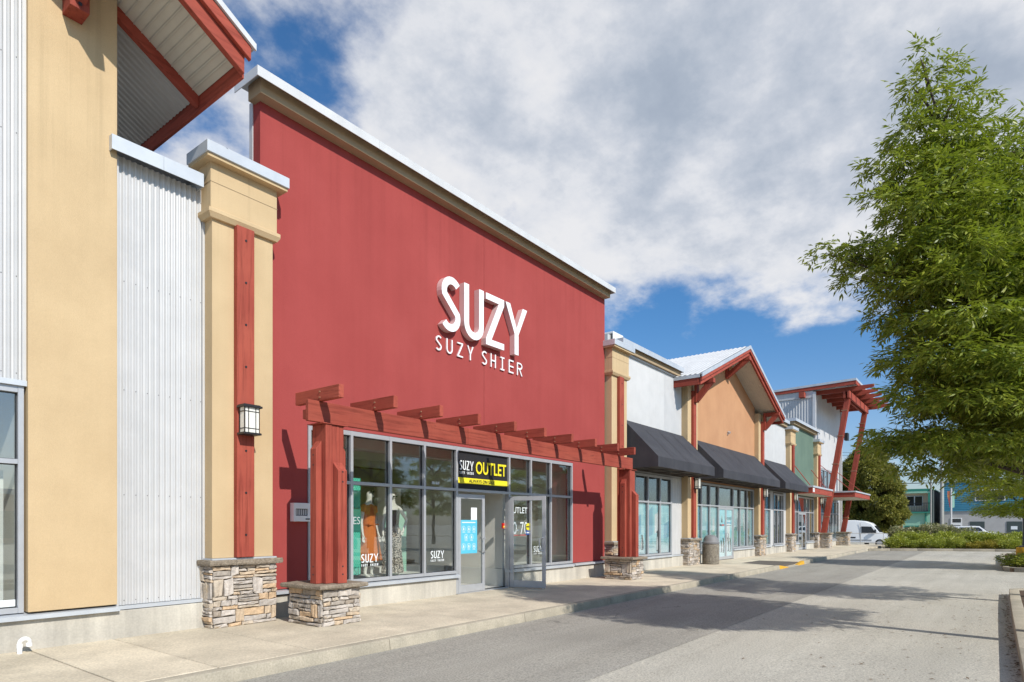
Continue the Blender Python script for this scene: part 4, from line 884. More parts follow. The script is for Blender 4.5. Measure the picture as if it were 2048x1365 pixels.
# ------------------------------------------------------------------ mannequins
def mannequin(x, y, z, label, pose, rot):
    t = thing('mannequin', (x, y, z), label, 'mannequin')
    J = {'pel': (0, 0, .95, .115, .10), 'sp': (0, -.01, 1.10, .095, .08), 'ch': (0, 0, 1.30, .125, .09), 'nk0': (0, .01, 1.46, .055, .055), 'nk': (0, .0, 1.54, .042, .045), 'hd': (0, -.015, 1.63, .068, .08), 'ht': (0, -.005, 1.73, .052, .062)}
    E = [('pel', 'sp'), ('sp', 'ch'), ('ch', 'nk0'), ('nk0', 'nk'), ('nk', 'hd'), ('hd', 'ht')]
    for s_, n_ in ((-1, 'l'), (1, 'r')):
        el, wr = pose[n_]
        J.update({'sh' + n_: (s_ * .165, .01, 1.415, .052, .05), 'el' + n_: (s_ * .165 + s_ * el[0], el[1], 1.415 + el[2], .036, .036), 'wr' + n_: (s_ * .165 + s_ * wr[0], wr[1], 1.415 + wr[2], .024, .026)})
        J.update({'hp' + n_: (s_ * .085, 0, .88, .085, .085), 'kn' + n_: (s_ * .095, -.03, .50, .05, .052), 'an' + n_: (s_ * .10, .02, .09, .032, .034), 'to' + n_: (s_ * .11, -.12, .025, .03, .018)})
        E += [('nk0', 'sh' + n_), ('sh' + n_, 'el' + n_), ('el' + n_, 'wr' + n_), ('pel', 'hp' + n_), ('hp' + n_, 'kn' + n_), ('kn' + n_, 'an' + n_), ('an' + n_, 'to' + n_)]
        d = (Vector(J['wr' + n_][:3]) - Vector(J['el' + n_][:3])).normalized(); sd = d.cross(Vector((0, 1, 0))).normalized() if abs(d.y) < .9 else Vector((1, 0, 0)); wv = Vector(J['wr' + n_][:3])
        J['pm' + n_] = (*(wv + d * .07), .03, .016); E.append(('wr' + n_, 'pm' + n_))
        for q in range(4):
            a = wv + d * .085 + sd * (q - 1.5) * .019; bq = a + d * (.04, .048, .045, .034)[q]; cq = bq + d * .025 + Vector((0, -.015, 0))
            for nm, pt, rr in (('a', a, .0085), ('b', bq, .008), ('c', cq, .006)): J[f'f{q}{nm}{n_}'] = (*pt, rr, rr)
            E += [('pm' + n_, f'f{q}a{n_}'), (f'f{q}a{n_}', f'f{q}b{n_}'), (f'f{q}b{n_}', f'f{q}c{n_}')]
        a = wv + d * .035 + Vector((0, -.028, 0)); bq = a + d * .04 + Vector((0, -.02, 0)); J['ta' + n_] = (*a, .011, .011); J['tb' + n_] = (*bq, .008, .008); E += [('wr' + n_, 'ta' + n_), ('ta' + n_, 'tb' + n_)]
    keys = list(J); me = bpy.data.meshes.new('body'); me.from_pydata([J[k][:3] for k in keys], [(keys.index(a), keys.index(c)) for a, c in E], [])
    o = bpy.data.objects.new('body', me); link(o, t, (x, y, z)); o.rotation_euler.z = rot; me.materials.append(M['mannequin'])
    md = o.modifiers.new('skin', 'SKIN'); md.use_smooth_shade = True
    for i, k in enumerate(keys): me.skin_vertices[0].data[i].radius = J[k][3:5]; me.skin_vertices[0].data[i].use_root = (k == 'pel')
    sb = o.modifiers.new('sub', 'SUBSURF'); sb.levels = 1; sb.render_levels = 1
    T = lambda p: (x + math.cos(rot) * p[0] - math.sin(rot) * p[1], y + math.sin(rot) * p[0] + math.cos(rot) * p[1], z + p[2])
    nose = xf(MB().add([(0, -.115, 1.625), (-.014, -.09, 1.615), (.014, -.09, 1.615), (0, -.088, 1.67)], [(0, 1, 3), (0, 3, 2), (0, 2, 1)]), lambda *p: T(p)).obj('nose', 'mannequin', o)
    def rings(name, rs, m, n=28, folds=0.):
        mb = MB()
        for (zz, rx, ry, cx) in rs:
            for k in range(n):
                a = 2 * math.pi * k / n; f = 1 + folds * max(0, (1.0 - zz)) * math.sin(a * 7)
                mb.v.append(T((cx + rx * f * math.cos(a), ry * f * math.sin(a), zz)))
        mb.f = [(j * n + k, j * n + (k + 1) % n, (j + 1) * n + (k + 1) % n, (j + 1) * n + k) for j in range(len(rs) - 1) for k in range(n)]; mb.mi = [0] * len(mb.f)
        return mb.obj(name, m, t, smooth=True)
    return t, T, rings
hang = ((.05, .02, -.30), (.075, -.04, -.55))
t, T, rings = mannequin(8.17, 9.83, .587, 'white mannequin in an orange dress with sunglasses on its head', {'l': hang, 'r': hang}, R(12))
rings('dress', [(.36, .27, .22, 0), (.55, .24, .20, 0), (.80, .20, .165, 0), (.95, .175, .145, 0), (1.08, .135, .115, 0), (1.2, .155, .125, 0), (1.32, .175, .125, 0), (1.40, .19, .10, 0), (1.445, .13, .075, 0), (1.47, .075, .062, 0)], 'dress_orange', folds=.16)
for s_ in (-1, 1): xf(MB().tube([(s_ * .12, .01, 1.42), (s_ * .175, .01, 1.40), (s_ * .205, .015, 1.31)], [.06, .068, .062], 12, cap=False), lambda *p: T(p)).obj('sleeve', 'dress_orange', t, smooth=True)
xf(MB().box(-.145, .145, -.128, .124, 1.055, 1.085).box(-.02, .0, -.14, -.129, .80, 1.06).box(.015, .03, -.14, -.129, .84, 1.06), lambda *p: T(p)).obj('belt', 'dress_orange', t)
for s_ in (-1, 1): xf(MB().lathe([(.0, 0), (.03, .002), (.034, .01), (.02, .016)], 0, 0, 14), lambda px, py, pz: T((s_ * .036 + px, -.075 - pz, 1.725 + py * .8))).obj('sunglasses', 'dark_glasses', t)
MB().box(7.95, 8.39, 9.66, 10.0, .5855, .5865).obj('stand', 'ledge_white', t)
t, T, rings = mannequin(8.99, 10.06, .587, 'white mannequin in dark top and spotted trousers with hand on hip', {'l': hang, 'r': ((.20, .05, -.25), (.05, -.07, -.46))}, R(-14))
rings('top', [(.93, .165, .135, 0), (1.05, .135, .11, 0), (1.2, .15, .12, 0), (1.32, .165, .12, 0), (1.37, .15, .10, 0)], 'sign_black')
for s_ in (-1, 1): rings('trouser_leg', [(.05, .125, .125, s_ * .12), (.3, .11, .115, s_ * .11), (.55, .095, .10, s_ * .10), (.8, .105, .115, s_ * .09), (.93, .10, .125, s_ * .085), (1.0, .08, .12, s_ * .08)], 'animal_print', folds=.1)
xf(MB().box(-.05, -.006, -.118, -.105, 1.64, 1.67).box(.006, .05, -.118, -.105, 1.64, 1.67), lambda *p: T(p)).obj('sunglasses', 'dark_glasses', t)
hb = thing('hanging_banner', (7.60, 9.55, .7), 'turquoise dotted cloth banner hanging in the display window', 'banner')
wavy(7.32, 7.74, .70, 2.53, 9.56, 8).obj('cloth', 'banner_dots', hb, smooth=True); box('panel', 7.325, 7.735, 9.545, 9.548, 1.52, 1.97, 'green_trim', hb); text('lettering', 'ES', 7.56, 7.72, 1.66, 1.80, 9.543, 'print_white', hb)

# ------------------------------------------------------------------ shops further along
def base_strip(b, spans, z1=.53):
    for x0, x1 in spans: box('concrete_base', x0, x1, 9.17, 9.36, 0, z1, 'concrete_wall', b, .006)
def film(b, xs, z0, zt, y=9.250):
    for i in range(len(xs) - 1): box('window_film', xs[i] + .03, xs[i + 1] - .03, y + .012, y + .016, z0 + .065, zt - .03, 'window_film', b)
def print_shapes(b, x0, x1, z0, y, seed, n=5):
    """flat printed buildings and birds on the window film"""
    rng = random.Random(seed); y -= .001
    for k in range(n):
        x = x0 + (x1 - x0) * (k + rng.uniform(.1, .9)) / n; w = rng.uniform(.2, .42); h = rng.uniform(.5, 1.1); zb = z0 + rng.uniform(.45, .75)
        if x + w > x1: continue
        MB().add([(x, y, zb), (x + w, y, zb + .08), (x + w, y, zb + h), (x, y, zb + h * .82)], [(0, 1, 2, 3)]).obj('print', rng.choice(['print_pale', 'print_white', 'print_blue']), b, recalc=False)
    for k in range(max(2, n // 2)):
        x = x0 + (x1 - x0) * (k + rng.uniform(.25, .75)) / max(2, n // 2); h = rng.uniform(.5, .72); zb = z0 + rng.uniform(.10, .2); q = y - .0015
        bird = [(-.10, 0), (-.04, -.02), (.05, -.02), (.09, .05), (.10, .4), (.06, .75), (.05, .92), (.0, 1.0), (-.06, .95), (-.13, .90), (-.05, .86), (-.07, .7), (-.11, .4)]
        MB().add([(x + px * h * 1.7, q, zb + pz * h) for px, pz in bird], [tuple(range(len(bird)))]).obj('print', 'print_dark', b, recalc=False)
        MB().add([(x + px * h * 1.7, q - .0015, zb + pz * h) for px, pz in ((-.095, .04), (-.01, .02), (.0, .4), (-.03, .7), (-.065, .68), (-.10, .4))], [tuple(range(6))]).obj('print', 'print_white', b, recalc=False)
def awning(x0, x1, label, seed):
    t = thing('awning', ((x0 + x1) / 2, 9.2, 3.4), label, 'awning', 'black shop awnings')
    yw, yf, zt, zf, zb = 9.19, 8.02, 4.94, 3.715, 3.405; n = max(6, int((x1 - x0) / .35)); rng = random.Random(seed)
    mb = MB(); rows = 6
    for j in range(rows + 1):
        for i in range(n + 1):
            k = j / rows; x = x0 + (x1 - x0) * i / n; sag = -.02 * math.sin(math.pi * k) * (1 if i % 3 else .2) + rng.uniform(-.004, .004)
            mb.v.append((x, yw + (yf - yw) * k, zt + (zf - zt) * k + sag * (0 < j < rows)))
    mb.f = [(j * (n + 1) + i, j * (n + 1) + i + 1, (j + 1) * (n + 1) + i + 1, (j + 1) * (n + 1) + i) for j in range(rows) for i in range(n)]; mb.mi = [0] * len(mb.f)
    mb.obj('canopy_cloth', 'awning_cloth', t, smooth=True)
    MB().add([(x0, yf - .001, zb), (x1, yf - .001, zb), (x1, yf - .001, zf), (x0, yf - .001, zf)], [(0, 1, 2, 3)]).obj('valance', 'awning_cloth', t)
    ns = max(2, round((x1 - x0) / 1.25))
    for i in range(1, ns):
        x = x0 + (x1 - x0) * i / ns; MB().add([(x - .012, yw, zt + .004), (x + .012, yw, zt + .004), (x + .012, yf - .003, zf + .002), (x - .012, yf - .003, zf + .002), (x + .012, yf - .004, zb + .005), (x - .012, yf - .004, zb + .005)], [(0, 1, 2, 3), (3, 2, 4, 5)]).obj('seam', 'black_metal', t)
    for x in (x0, x1): MB().prism([(yw, zt), (yf, zf), (yf, zb), (yw, zb)], 'x', x - .004, x + .004).obj('side_cloth', 'awning_cloth', t)
    fr = MB()
    for y in (yf + .02, (yf + yw) / 2, yw - .03): fr.tube([(x0 + .02, y, zb + .01), (x1 - .02, y, zb + .01)], .016, 6)
    k = int((x1 - x0) / 1.2) + 1
    for i in range(k + 1):
        x = x0 + .02 + (x1 - x0 - .04) * i / k; fr.tube([(x, yf + .02, zb + .01), (x, yw - .02, zb + .01)], .014, 6); fr.tube([(x, yf + .02, zf - .03), (x, yw - .02, zt - .05)], .014, 6)
    fr.obj('frame', 'awning_frame', t)
    # slatted lining under the frame
    mb = MB(); q = x0 + .03
    while q < x1 - .1: mb.box(q, q + .11, yf + .03, yw - .02, zb + .03, zb + .036); q += .13
    mb.obj('lining', 'awning_frame', t, kind='stuff')
    return t

def metal_shop():
    b = thing('shop_building', (20, 9.6, 0), 'white corrugated metal shop unit next to the red wall', 'building')
    pillar(b, 16.59, 21, False)
    MB().corr_y(17.56, 22.40, 9.24, 3.36, 7.02).obj('metal_cladding', 'galvanised', b, smooth=True)
    MB().corr_y(21.40, 22.40, 9.24, .56, 3.355, .20, .012).obj('metal_cladding', 'galvanised', b, smooth=True); MB().corr_y(17.56, 18.46, 9.24, .56, 3.355, .20, .012).obj('metal_cladding', 'galvanised', b, smooth=True)
    box('cladding_trim', 21.375, 21.41, 9.18, 9.3, .55, 3.35, 'aluminium', b); box('backing', 17.56, 22.4, 9.26, 9.45, 3.36, 7.3, 'stucco_tan', b)
    box('cladding_trim', 17.56, 22.42, 9.17, 9.255, 7.0, 7.045, 'flashing', b)
    box('parapet_band', 17.65, 22.0, 9.10, 9.42, 7.046, 7.30, 'stucco_tan', b, .004); coping(b, 17.3, 22.05, 8.99, 9.5, 7.20, 7.365, 'flashing', (19.6, 21.3))
    xs = [18.50, 19.45, 20.415, 21.35]; w = storefront(b, xs, .60, 2.415, 3.34, 9.25)
    film(w, xs, .60, 2.415); print_shapes(w, 18.55, 21.3, .65, 9.2615, 3, 4)
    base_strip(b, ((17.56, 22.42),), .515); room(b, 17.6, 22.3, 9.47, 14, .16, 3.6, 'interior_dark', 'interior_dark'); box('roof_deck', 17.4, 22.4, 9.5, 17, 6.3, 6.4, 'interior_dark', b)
    box('trim_board', 21.41, 22.41, 9.14, 9.20, .516, .558, 'flashing', b)
metal_shop()
awning(17.68, 22.46, 'black sloping awning over the penguin window next to the pergola', 1)
ac = thing('rooftop_unit', (18.6, 10.2, 6.4), 'white ventilation unit on the roof behind the pillar head', 'air conditioner')
box('casing', 18.45, 19.15, 9.95, 10.5, 7.55, 8.02, 'ac_white', ac, .01); box('legs', 18.5, 18.55, 10.0, 10.05, 6.4, 7.55, 'galvanised', ac); box('legs', 19.05, 19.1, 10.0, 10.05, 6.4, 7.55, 'galvanised', ac); box('legs', 18.5, 18.55, 10.4, 10.45, 6.4, 7.55, 'galvanised', ac); box('legs', 19.05, 19.1, 10.4, 10.45, 6.4, 7.55, 'galvanised', ac)
mb = MB()
for k in range(5): mb.box(18.44, 18.449, 9.98 + .1 * k, 10.06 + .1 * k, 7.62, 7.95)
mb.obj('grille', 'grille', ac); MB().box(18.25, 18.44, 10.05, 10.35, 7.60, 7.90).obj('hood', 'galvanised', ac)

def gable_shop():
    b = thing('shop_building', (27.1, 9.6, 0), 'orange gabled shop unit with red barge boards and white soffit', 'building')
    PK, EV = 27.15, 5.5; S = .398; tz = lambda x: 9.20 - S * abs(x - PK)      # top of roof
    MB().prism([(23.3, 3.35), (31.25, 3.35), (31.25, tz(31.25) - .22), (PK, tz(PK) - .25), (23.3, tz(23.3) - .22)], 'y', 9.2, 9.4).obj('wall', 'stucco_orange', b)
    pillar(b, 22.40, 31, False, head=False, zt=7.0); pillar(b, 31.20, 32, False, head=False, zt=7.0)
    # roof: two ribbed sheets, barge boards, soffits
    F_, Bk = 8.20, 19.0
    rf = MB().prism([(PK - EV, tz(PK - EV) - .05), (PK, tz(PK) - .05), (PK + EV, tz(PK + EV) - .05), (PK + EV, tz(PK + EV) - .07), (PK, tz(PK) - .07), (PK - EV, tz(PK - EV) - .07)], 'y', F_ + .05, Bk).obj('roof', 'white_flashing', b)
    for sgn in (-1, 1):
        mb = MB(); n = 500; vs = []; fs = []
        for i in range(n + 1):
            y = F_ + .03 + (Bk - F_) * i / n; dz = .012 * max(-1, min(1, 1.6 * math.sin(2 * math.pi * y / .19))); vs += [(PK + sgn * .02, y, tz(PK) + dz - .02), (PK + sgn * (EV + .03), y, tz(PK + EV + .03) + dz - .02)]
        for i in range(n): fs.append((2 * i, 2 * i + 1, 2 * i + 3, 2 * i + 2))
        mb.add(vs, fs).obj('roof_sheet', 'white_flashing', rf, smooth=True)
        e = PK + sgn * EV; pts = lambda a, c, ex=0: [(PK, tz(PK) + a), (e + sgn * ex, tz(e + sgn * ex) + a), (e + sgn * ex, tz(e + sgn * ex) + c), (PK, tz(PK) + c)]
        MB().prism(pts(-.14, .0, .02), 'y', F_ - .05, F_ - .015).obj('roof_edge', 'flashing', rf)
        MB().prism(pts(-.27, -.135, 0), 'y', F_ - .03, F_ + .03).obj('barge_trim', 'timber_red', rf, .004)
        MB().prism(pts(-.42, -.20, -.03), 'y', F_ + .032, F_ + .11).obj('barge_board', 'timber_red', rf, .004)
        xa, xb = sorted((e - sgn * .06, e)); box('eave_board', xa, xb, F_ + .112, Bk, tz(e) - .40, tz(e) - .10, 'timber_red', rf, .004); box('eave_flashing', min(e, e + sgn * .03), max(e, e + sgn * .03), F_ + .05, Bk, tz(e) - .16, tz(e) - .04, 'flashing', rf)
        # soffit boards run along the slope
        k = 9; L = EV - .07
        for i in range(k):
            ya = F_ + .112 + (9.195 - F_ - .112) * i / k; yb = F_ + .112 + (9.195 - F_ - .112) * (i + 1) / k - .006; p = (PK + sgn * .01, PK + sgn * L)
            MB().hexa([(p[0], ya, tz(p[0]) - .30), (p[1], ya, tz(p[1]) - .30), (p[1], yb, tz(p[1]) - .30), (p[0], yb, tz(p[0]) - .30), (p[0], ya, tz(p[0]) - .28), (p[1], ya, tz(p[1]) - .28), (p[1], yb, tz(p[1]) - .28), (p[0], yb, tz(p[0]) - .28)]).obj('soffit_board', 'soffit_white', rf)
        MB().hexa([(PK, 9.196, tz(PK) - .29), (PK + sgn * L, 9.196, tz(e) - .26), (PK + sgn * L, Bk, tz(e) - .26), (PK, Bk, tz(PK) - .29), (PK, 9.196, tz(PK) - .27), (PK + sgn * L, 9.196, tz(e) - .24), (PK + sgn * L, Bk, tz(e) - .24), (PK, Bk, tz(PK) - .27)]).obj('soffit_back', 'soffit_white', rf)
    # brackets at the two pillars and under the peak
    for cx, zt, zb in ((22.40 + .4625, 7.04, 6.22), (31.20 + .4625, 7.04, 6.22), (PK, 8.76, 7.94)):
        yw = 8.89 if cx != PK else 9.198
        br = MB().box(cx - .12, cx + .12, yw - .10, yw, zb, zt - .001).obj('bracket', 'timber_red', b, .005)
        MB().box(cx - .10, cx + .10, F_ - .03, yw - .101, zt - .17, zt).obj('arm', 'timber_red', br, .005)
        MB().beam((cx, yw - .06, zb + .10), (cx, F_ + .10, zt - .12), .17, .20).obj('brace', 'timber_red', br, .005)
    xs = [23.40, 24.28, 25.20, 26.22, 28.07, 29.03, 30.04, 31.02]; w = storefront(b, xs, .60, 2.43, 3.33, 9.25, doors=(3,), skip={(3, 0)})
    film(w, xs[:4], .60, 2.43); film(w, xs[4:], .60, 2.43); print_shapes(w, 23.45, 26.1, .65, 9.2615, 5, 4); print_shapes(w, 28.1, 31.0, .65, 9.2615, 6, 5)
    MB().box(26.191, 26.249, 9.176, 9.295, .16, .599).box(28.041, 28.099, 9.176, 9.295, .16, .599).obj('door_jamb', 'aluminium', w, .003)
    for x in (26.255, 27.148):
        d = MB().box(x, x + .07, 9.19, 9.235, .17, 2.40).box(x + .81, x + .885, 9.19, 9.235, .17, 2.40).box(x + .071, x + .809, 9.192, 9.233, 2.30, 2.399).box(x + .071, x + .809, 9.192, 9.233, .171, .30).obj('door', 'aluminium', b, .003)
        box('door_glass', x + .071, x + .809, 9.205, 9.215, .30, 2.30, 'glass_clear', d); box('door_film', x + .075, x + .805, 9.220, 9.223, .30, 2.30, 'window_film', d)
        hx = x + (.79 if x < 27 else .09); MB().tube([(hx, 9.19, .95), (hx, 9.12, .97), (hx, 9.12, 1.28), (hx, 9.19, 1.30)], .013, 8).obj('handle', 'aluminium', d, smooth=True)
        print_shapes(d, x + .15, x + .75, .35, 9.2185, int(x * 7), 2)
        if x < 27: MB().add([(26.60, 9.2175, 1.75), (26.78, 9.2175, 1.75), (26.70, 9.2175, 2.08)], [(0, 1, 2)]).obj('print', 'print_dark', d, recalc=False); box('print', 26.42, 26.68, 9.2170, 9.2178, 1.60, 1.67, 'print_dark', d); box('print', 26.70, 26.98, 9.2170, 9.2178, 1.60, 1.67, 'print_red', d)
        else: text('lettering', 'FOR LEASE', 27.3, 27.9, 1.86, 1.98, 9.2175, 'print_dark', d, .01); box('print', 27.3, 27.9, 9.2170, 9.2178, 1.70, 1.76, 'print_blue', d); box('print', 27.3, 27.9, 9.2170, 9.2178, 1.60, 1.625, 'print_dark', d)
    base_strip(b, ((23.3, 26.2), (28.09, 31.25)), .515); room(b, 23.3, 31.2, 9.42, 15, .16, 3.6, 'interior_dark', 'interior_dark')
    box('roof_deck', 22.5, 32, 9.42, 18, 6.3, 6.4, 'interior_dark', b)
gable_shop()
awning(23.40, 31.17, 'widest black awning along the orange gabled wall', 2)
wall_lamp(22.8625, 2.98, 'lantern on the pillar beside the litter bin'); wall_lamp(31.6625, 2.98, 'lantern on the pillar between the widest and the farthest awning')
sp = thing('wall_spotlight', (27.33, 9.15, 5.55), 'small grey spotlight fixed on the orange gable wall', 'lamp')
MB().box(27.29, 27.37, 9.16, 9.198, 5.55, 5.67).tube([(27.33, 9.17, 5.66), (27.33, 9.08, 5.62)], .05, 10).obj('spotlight', 'aluminium', sp)

def pale_shop():
    b = thing('shop_building', (34.6, 9.6, 0), 'white corrugated unit between the orange gable and the green wall', 'building')
    MB().corr_y(32.15, 37.04, 9.24, 3.36, 7.0, .10).obj('metal_cladding', 'galvanised', b, smooth=True); box('backing', 32.15, 37.1, 9.26, 9.45, 3.36, 7.3, 'stucco_tan', b)
    box('parapet_band', 32.2, 36.9, 9.10, 9.42, 7.046, 7.30, 'stucco_tan', b, .004); coping(b, 32.2, 36.95, 8.99, 9.5, 7.20, 7.365, 'flashing')
    pillar(b, 37.04, 41, False)
    xs = [32.2, 33.05, 33.86]; w = storefront(b, xs, .60, 2.43, 3.31, 9.25); film(w, xs, .60, 2.43)
    xs = [34.50, 35.26, 36.05, 36.40]; w = storefront(b, xs, .60, 2.43, 3.31, 9.25)
    MB().corr_y(33.92, 34.46, 9.23, .56, 3.355, .20, .012).obj('metal_cladding', 'galvanised', b, smooth=True); MB().corr_y(36.44, 37.03, 9.23, .56, 3.355, .20, .012).obj('metal_cladding', 'galvanised', b, smooth=True)
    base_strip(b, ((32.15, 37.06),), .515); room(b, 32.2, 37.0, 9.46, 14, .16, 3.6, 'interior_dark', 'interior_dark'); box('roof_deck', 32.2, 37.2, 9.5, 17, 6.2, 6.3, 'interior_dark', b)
pale_shop()
awning(32.15, 36.85, 'shortest and farthest of the black awnings', 3)
wall_lamp(37.5025, 2.98, 'lantern on the pillar left of the glass entrance under the flat red canopy')
def green_shop():
    b = thing('shop_building', (40.8, 9.6, 0), 'dark green stucco shop unit with tan cornice and flat red canopy', 'building')
    MB().wall(38.0, 43.70, 3.34, 7.42, [], 9.2, 9.42).obj('wall', 'stucco_green', b)
    MB().box(37.9, 43.8, 9.0, 9.38, 7.36, 7.60).obj('cornice', 'stucco_tan', b, .005); coping(b, 37.75, 43.9, 8.86, 9.5, 7.50, 7.665, 'flashing')
    pillar(b, 43.68, 51, False)
    xs = [38.03, 39.05, 39.72, 41.60, 42.45, 43.66]; w = storefront(b, xs, .60, 2.40, 3.33, 9.25, doors=(2,), skip={(2, 0)})
    MB().box(39.691, 39.749, 9.176, 9.295, .16, .599).box(41.571, 41.629, 9.176, 9.295, .16, .599).obj('door_jamb', 'aluminium', w, .003)
    for x in (39.755, 40.665):
        d = MB().box(x, x + .07, 9.19, 9.235, .17, 2.36).box(x + .83, x + .9, 9.19, 9.235, .17, 2.36).box(x + .071, x + .829, 9.192, 9.233, 2.26, 2.359).box(x + .071, x + .829, 9.192, 9.233, .171, .30).obj('door', 'aluminium', b, .003)
        box('door_glass', x + .071, x + .829, 9.205, 9.215, .30, 2.26, 'glass', d)
    base_strip(b, ((38.0, 39.7), (41.62, 43.7)), .515); room(b, 38.05, 43.6, 9.44, 14, .16, 3.6, 'interior_dark', 'interior_dark'); box('roof_deck', 38, 44, 9.5, 17, 6.2, 6.3, 'interior_dark', b)
    # canopy
    c = box('canopy', 38.2, 43.55, 8.10, 9.19, 3.42, 3.75, 'timber_red', b, .006); box('canopy_cap', 38.15, 43.6, 8.05, 9.19, 3.752, 3.85, 'flashing', c); box('canopy_soffit', 38.24, 43.51, 8.14, 9.18, 3.405, 3.419, 'soffit_white', c)
    box('number_plate', 38.27, 38.67, 8.085, 8.098, 3.50, 3.72, 'white_paint', c); box('print', 38.36, 38.56, 8.081, 8.083, 3.58, 3.65, 'galvanised', c)
    for x in (38.7, 43.0): MB().tube([(x, 9.19, 5.1), (x, 8.3, 3.85)], .022, 6).obj('tie_rod', 'timber_red', c)
green_shop()
wall_lamp(44.1425, 2.98, 'farthest lantern, on the pillar beside the slanted red posts')
def tower_shop():
    b = thing('shop_building', (48, 9.6, 0), 'grey metal end tower with shed roof and slanted red posts', 'building')
    MB().corr_y(44.66, 52.7, 9.24, 5.45, 10.3, .25, .014).obj('metal_cladding', 'galvanised', b, smooth=True); box('backing', 44.05, 52.68, 9.26, 9.45, 5.45, 10.3, 'galvanised', b)
    MB().corr_y(44.66, 45.6, 9.24, 3.34, 5.44, .25, .014).obj('metal_cladding', 'galvanised', b, smooth=True); MB().corr_y(50.2, 52.7, 9.24, 3.34, 5.44, .25, .014).obj('metal_cladding', 'galvanised', b, smooth=True)
    # side facing the car park entrance: vertical ribs
    mb = MB(); n = 260; vs = []; fs = []
    for i in range(n + 1):
        y = 9.26 + 5.6 * i / n; dx = .012 * max(-1, min(1, 1.5 * math.sin(2 * math.pi * y / .17))); vs += [(44.03 + dx, y, 7.0), (44.03 + dx, y, 9.85 + .0 * i)]
    for i in range(n): fs.append((2 * i, 2 * i + 1, 2 * i + 3, 2 * i + 2))
    mb.add(vs, fs).obj('side_cladding', 'galvanised', b, smooth=True); box('side_band', 43.98, 44.02, 9.3, 14.8, 9.85, 10.28, 'galvanised', b); box('side_wall', 44.06, 44.2, 9.46, 15, 6.3, 10.3, 'galvanised', b)
    box('corner_post', 43.96, 44.14, 9.14, 9.32, 7.1, 10.2, 'white_flashing', b); box('corner_post', 52.55, 52.72, 9.14, 9.32, .53, 10.2, 'white_flashing', b); box('downpipe', 52.2, 52.34, 9.05, 9.19, .3, 7.5, 'galvanised', b)
    # shed roof
    rz = lambda y: 10.74 - .03 * (y - 6.8)
    rf = MB().hexa([(43.85, 6.8, rz(6.8) - .14), (53.0, 6.8, rz(6.8) - .14), (53.0, 15, rz(15) - .14), (43.85, 15, rz(15) - .14), (43.85, 6.8, rz(6.8)), (53.0, 6.8, rz(6.8)), (53.0, 15, rz(15)), (43.85, 15, rz(15))]).obj('roof', 'flashing', b)
    box('eave_board', 43.87, 52.98, 6.82, 6.87, 10.38, 10.595, 'timber_red', rf); MB().hexa([(43.88, 6.88, 10.36), (43.95, 6.88, 10.36), (43.95, 14.9, 10.20), (43.88, 14.9, 10.20), (43.88, 6.88, 10.59), (43.95, 6.88, 10.59), (43.95, 14.9, 10.34), (43.88, 14.9, 10.34)]).obj('verge_board', 'timber_red', rf)
    mb = MB(); n = 400; vs = []; fs = []
    for i in range(n + 1):
        x = 43.96 + 9.0 * i / n; dz = .03 * max(-1, min(1, 1.5 * math.sin(2 * math.pi * x / .36))); vs += [(x, 6.9, 10.52 + dz), (x, 9.2, 10.46 + dz)]
    for i in range(n): fs.append((2 * i, 2 * i + 1, 2 * i + 3, 2 * i + 2))
    mb.add(vs, fs).obj('ribbed_deck', 'galvanised', rf, smooth=True)
    for x in (44.7, 46.35, 48.0, 49.65, 51.2, 52.6):
        MB().prism([(9.35, 10.10), (6.9, 10.08), (5.95, 10.24), (5.95, 10.40), (9.35, 10.36)], 'x', x - .09, x + .09).obj('rafter', 'timber_red', rf, .006)
    for y, x0 in ((9.9, 43.55), (13.6, 43.55)): box('purlin', x0, 44.0, y - .16, y + .16, 9.86, 10.2, 'timber_red', rf, .006)
    # slanted posts on stone feet carrying a beam
    bm_ = MB().box(44.1, 51.6, 7.22, 7.34, 9.62, 10.06).obj('beam', 'timber_red', b, .006); box('beam', 44.1, 51.6, 7.46, 7.58, 9.62, 10.06, 'timber_red', b, .006)
    for k, x in enumerate((44.55, 51.1)):
        p0, p1 = Vector((x, 8.78, 1.1)), Vector((x, 7.40, 9.95))
        p = MB().beam(p0, p1, .17, .24, (0, 1, 0)).obj('slanted_post', 'timber_red', b, .006)
        for s_ in (-1, 1): MB().beam(p0 + Vector((s_ * .14, 0, 0)), p1 + Vector((s_ * .14, 0, -.35)), .09, .30, (0, 1, 0)).obj('timber', 'timber_red', p, .006)
        mb = MB()
        for q in (.12, .30, .50, .70, .88):
            c_ = p0.lerp(p1, q); mb.box(c_.x - .20, c_.x + .20, c_.y - .18, c_.y + .18, c_.z - .025, c_.z + .025)
        mb.obj('straps', 'timber_end', p)
        ft = MB().box(x - .38, x + .38, 8.42, 9.16, .14, 1.02).obj('stone_foot', 'mortar', b); stone_box(ft, x - .4, x + .4, 8.4, 9.165, .15, 1.04, 61 + k, False, 'flr', 1.1); cap_stone(ft, x - .52, x + .52, 8.28, 9.17, 1.05, 1.14, 71 + k)
    # glazing
    xs = [45.7, 46.9, 48.1, 49.3, 50.1]; storefront(b, xs, 3.95, 4.0, 5.40, 9.25, sill=False)
    xs = [44.75, 45.9, 47.1, 48.3, 49.5, 50.7, 51.75]; w = storefront(b, xs, .60, 2.43, 3.33, 9.25); film(w, xs[2:], .60, 1.6)
    base_strip(b, ((44.65, 52.7),), .515); box('wall_band', 44.66, 52.6, 9.2, 9.4, 3.345, 3.94, 'galvanised', b); box('wall_end', 51.78, 52.55, 9.2, 9.4, .53, 3.34, 'galvanised', b)
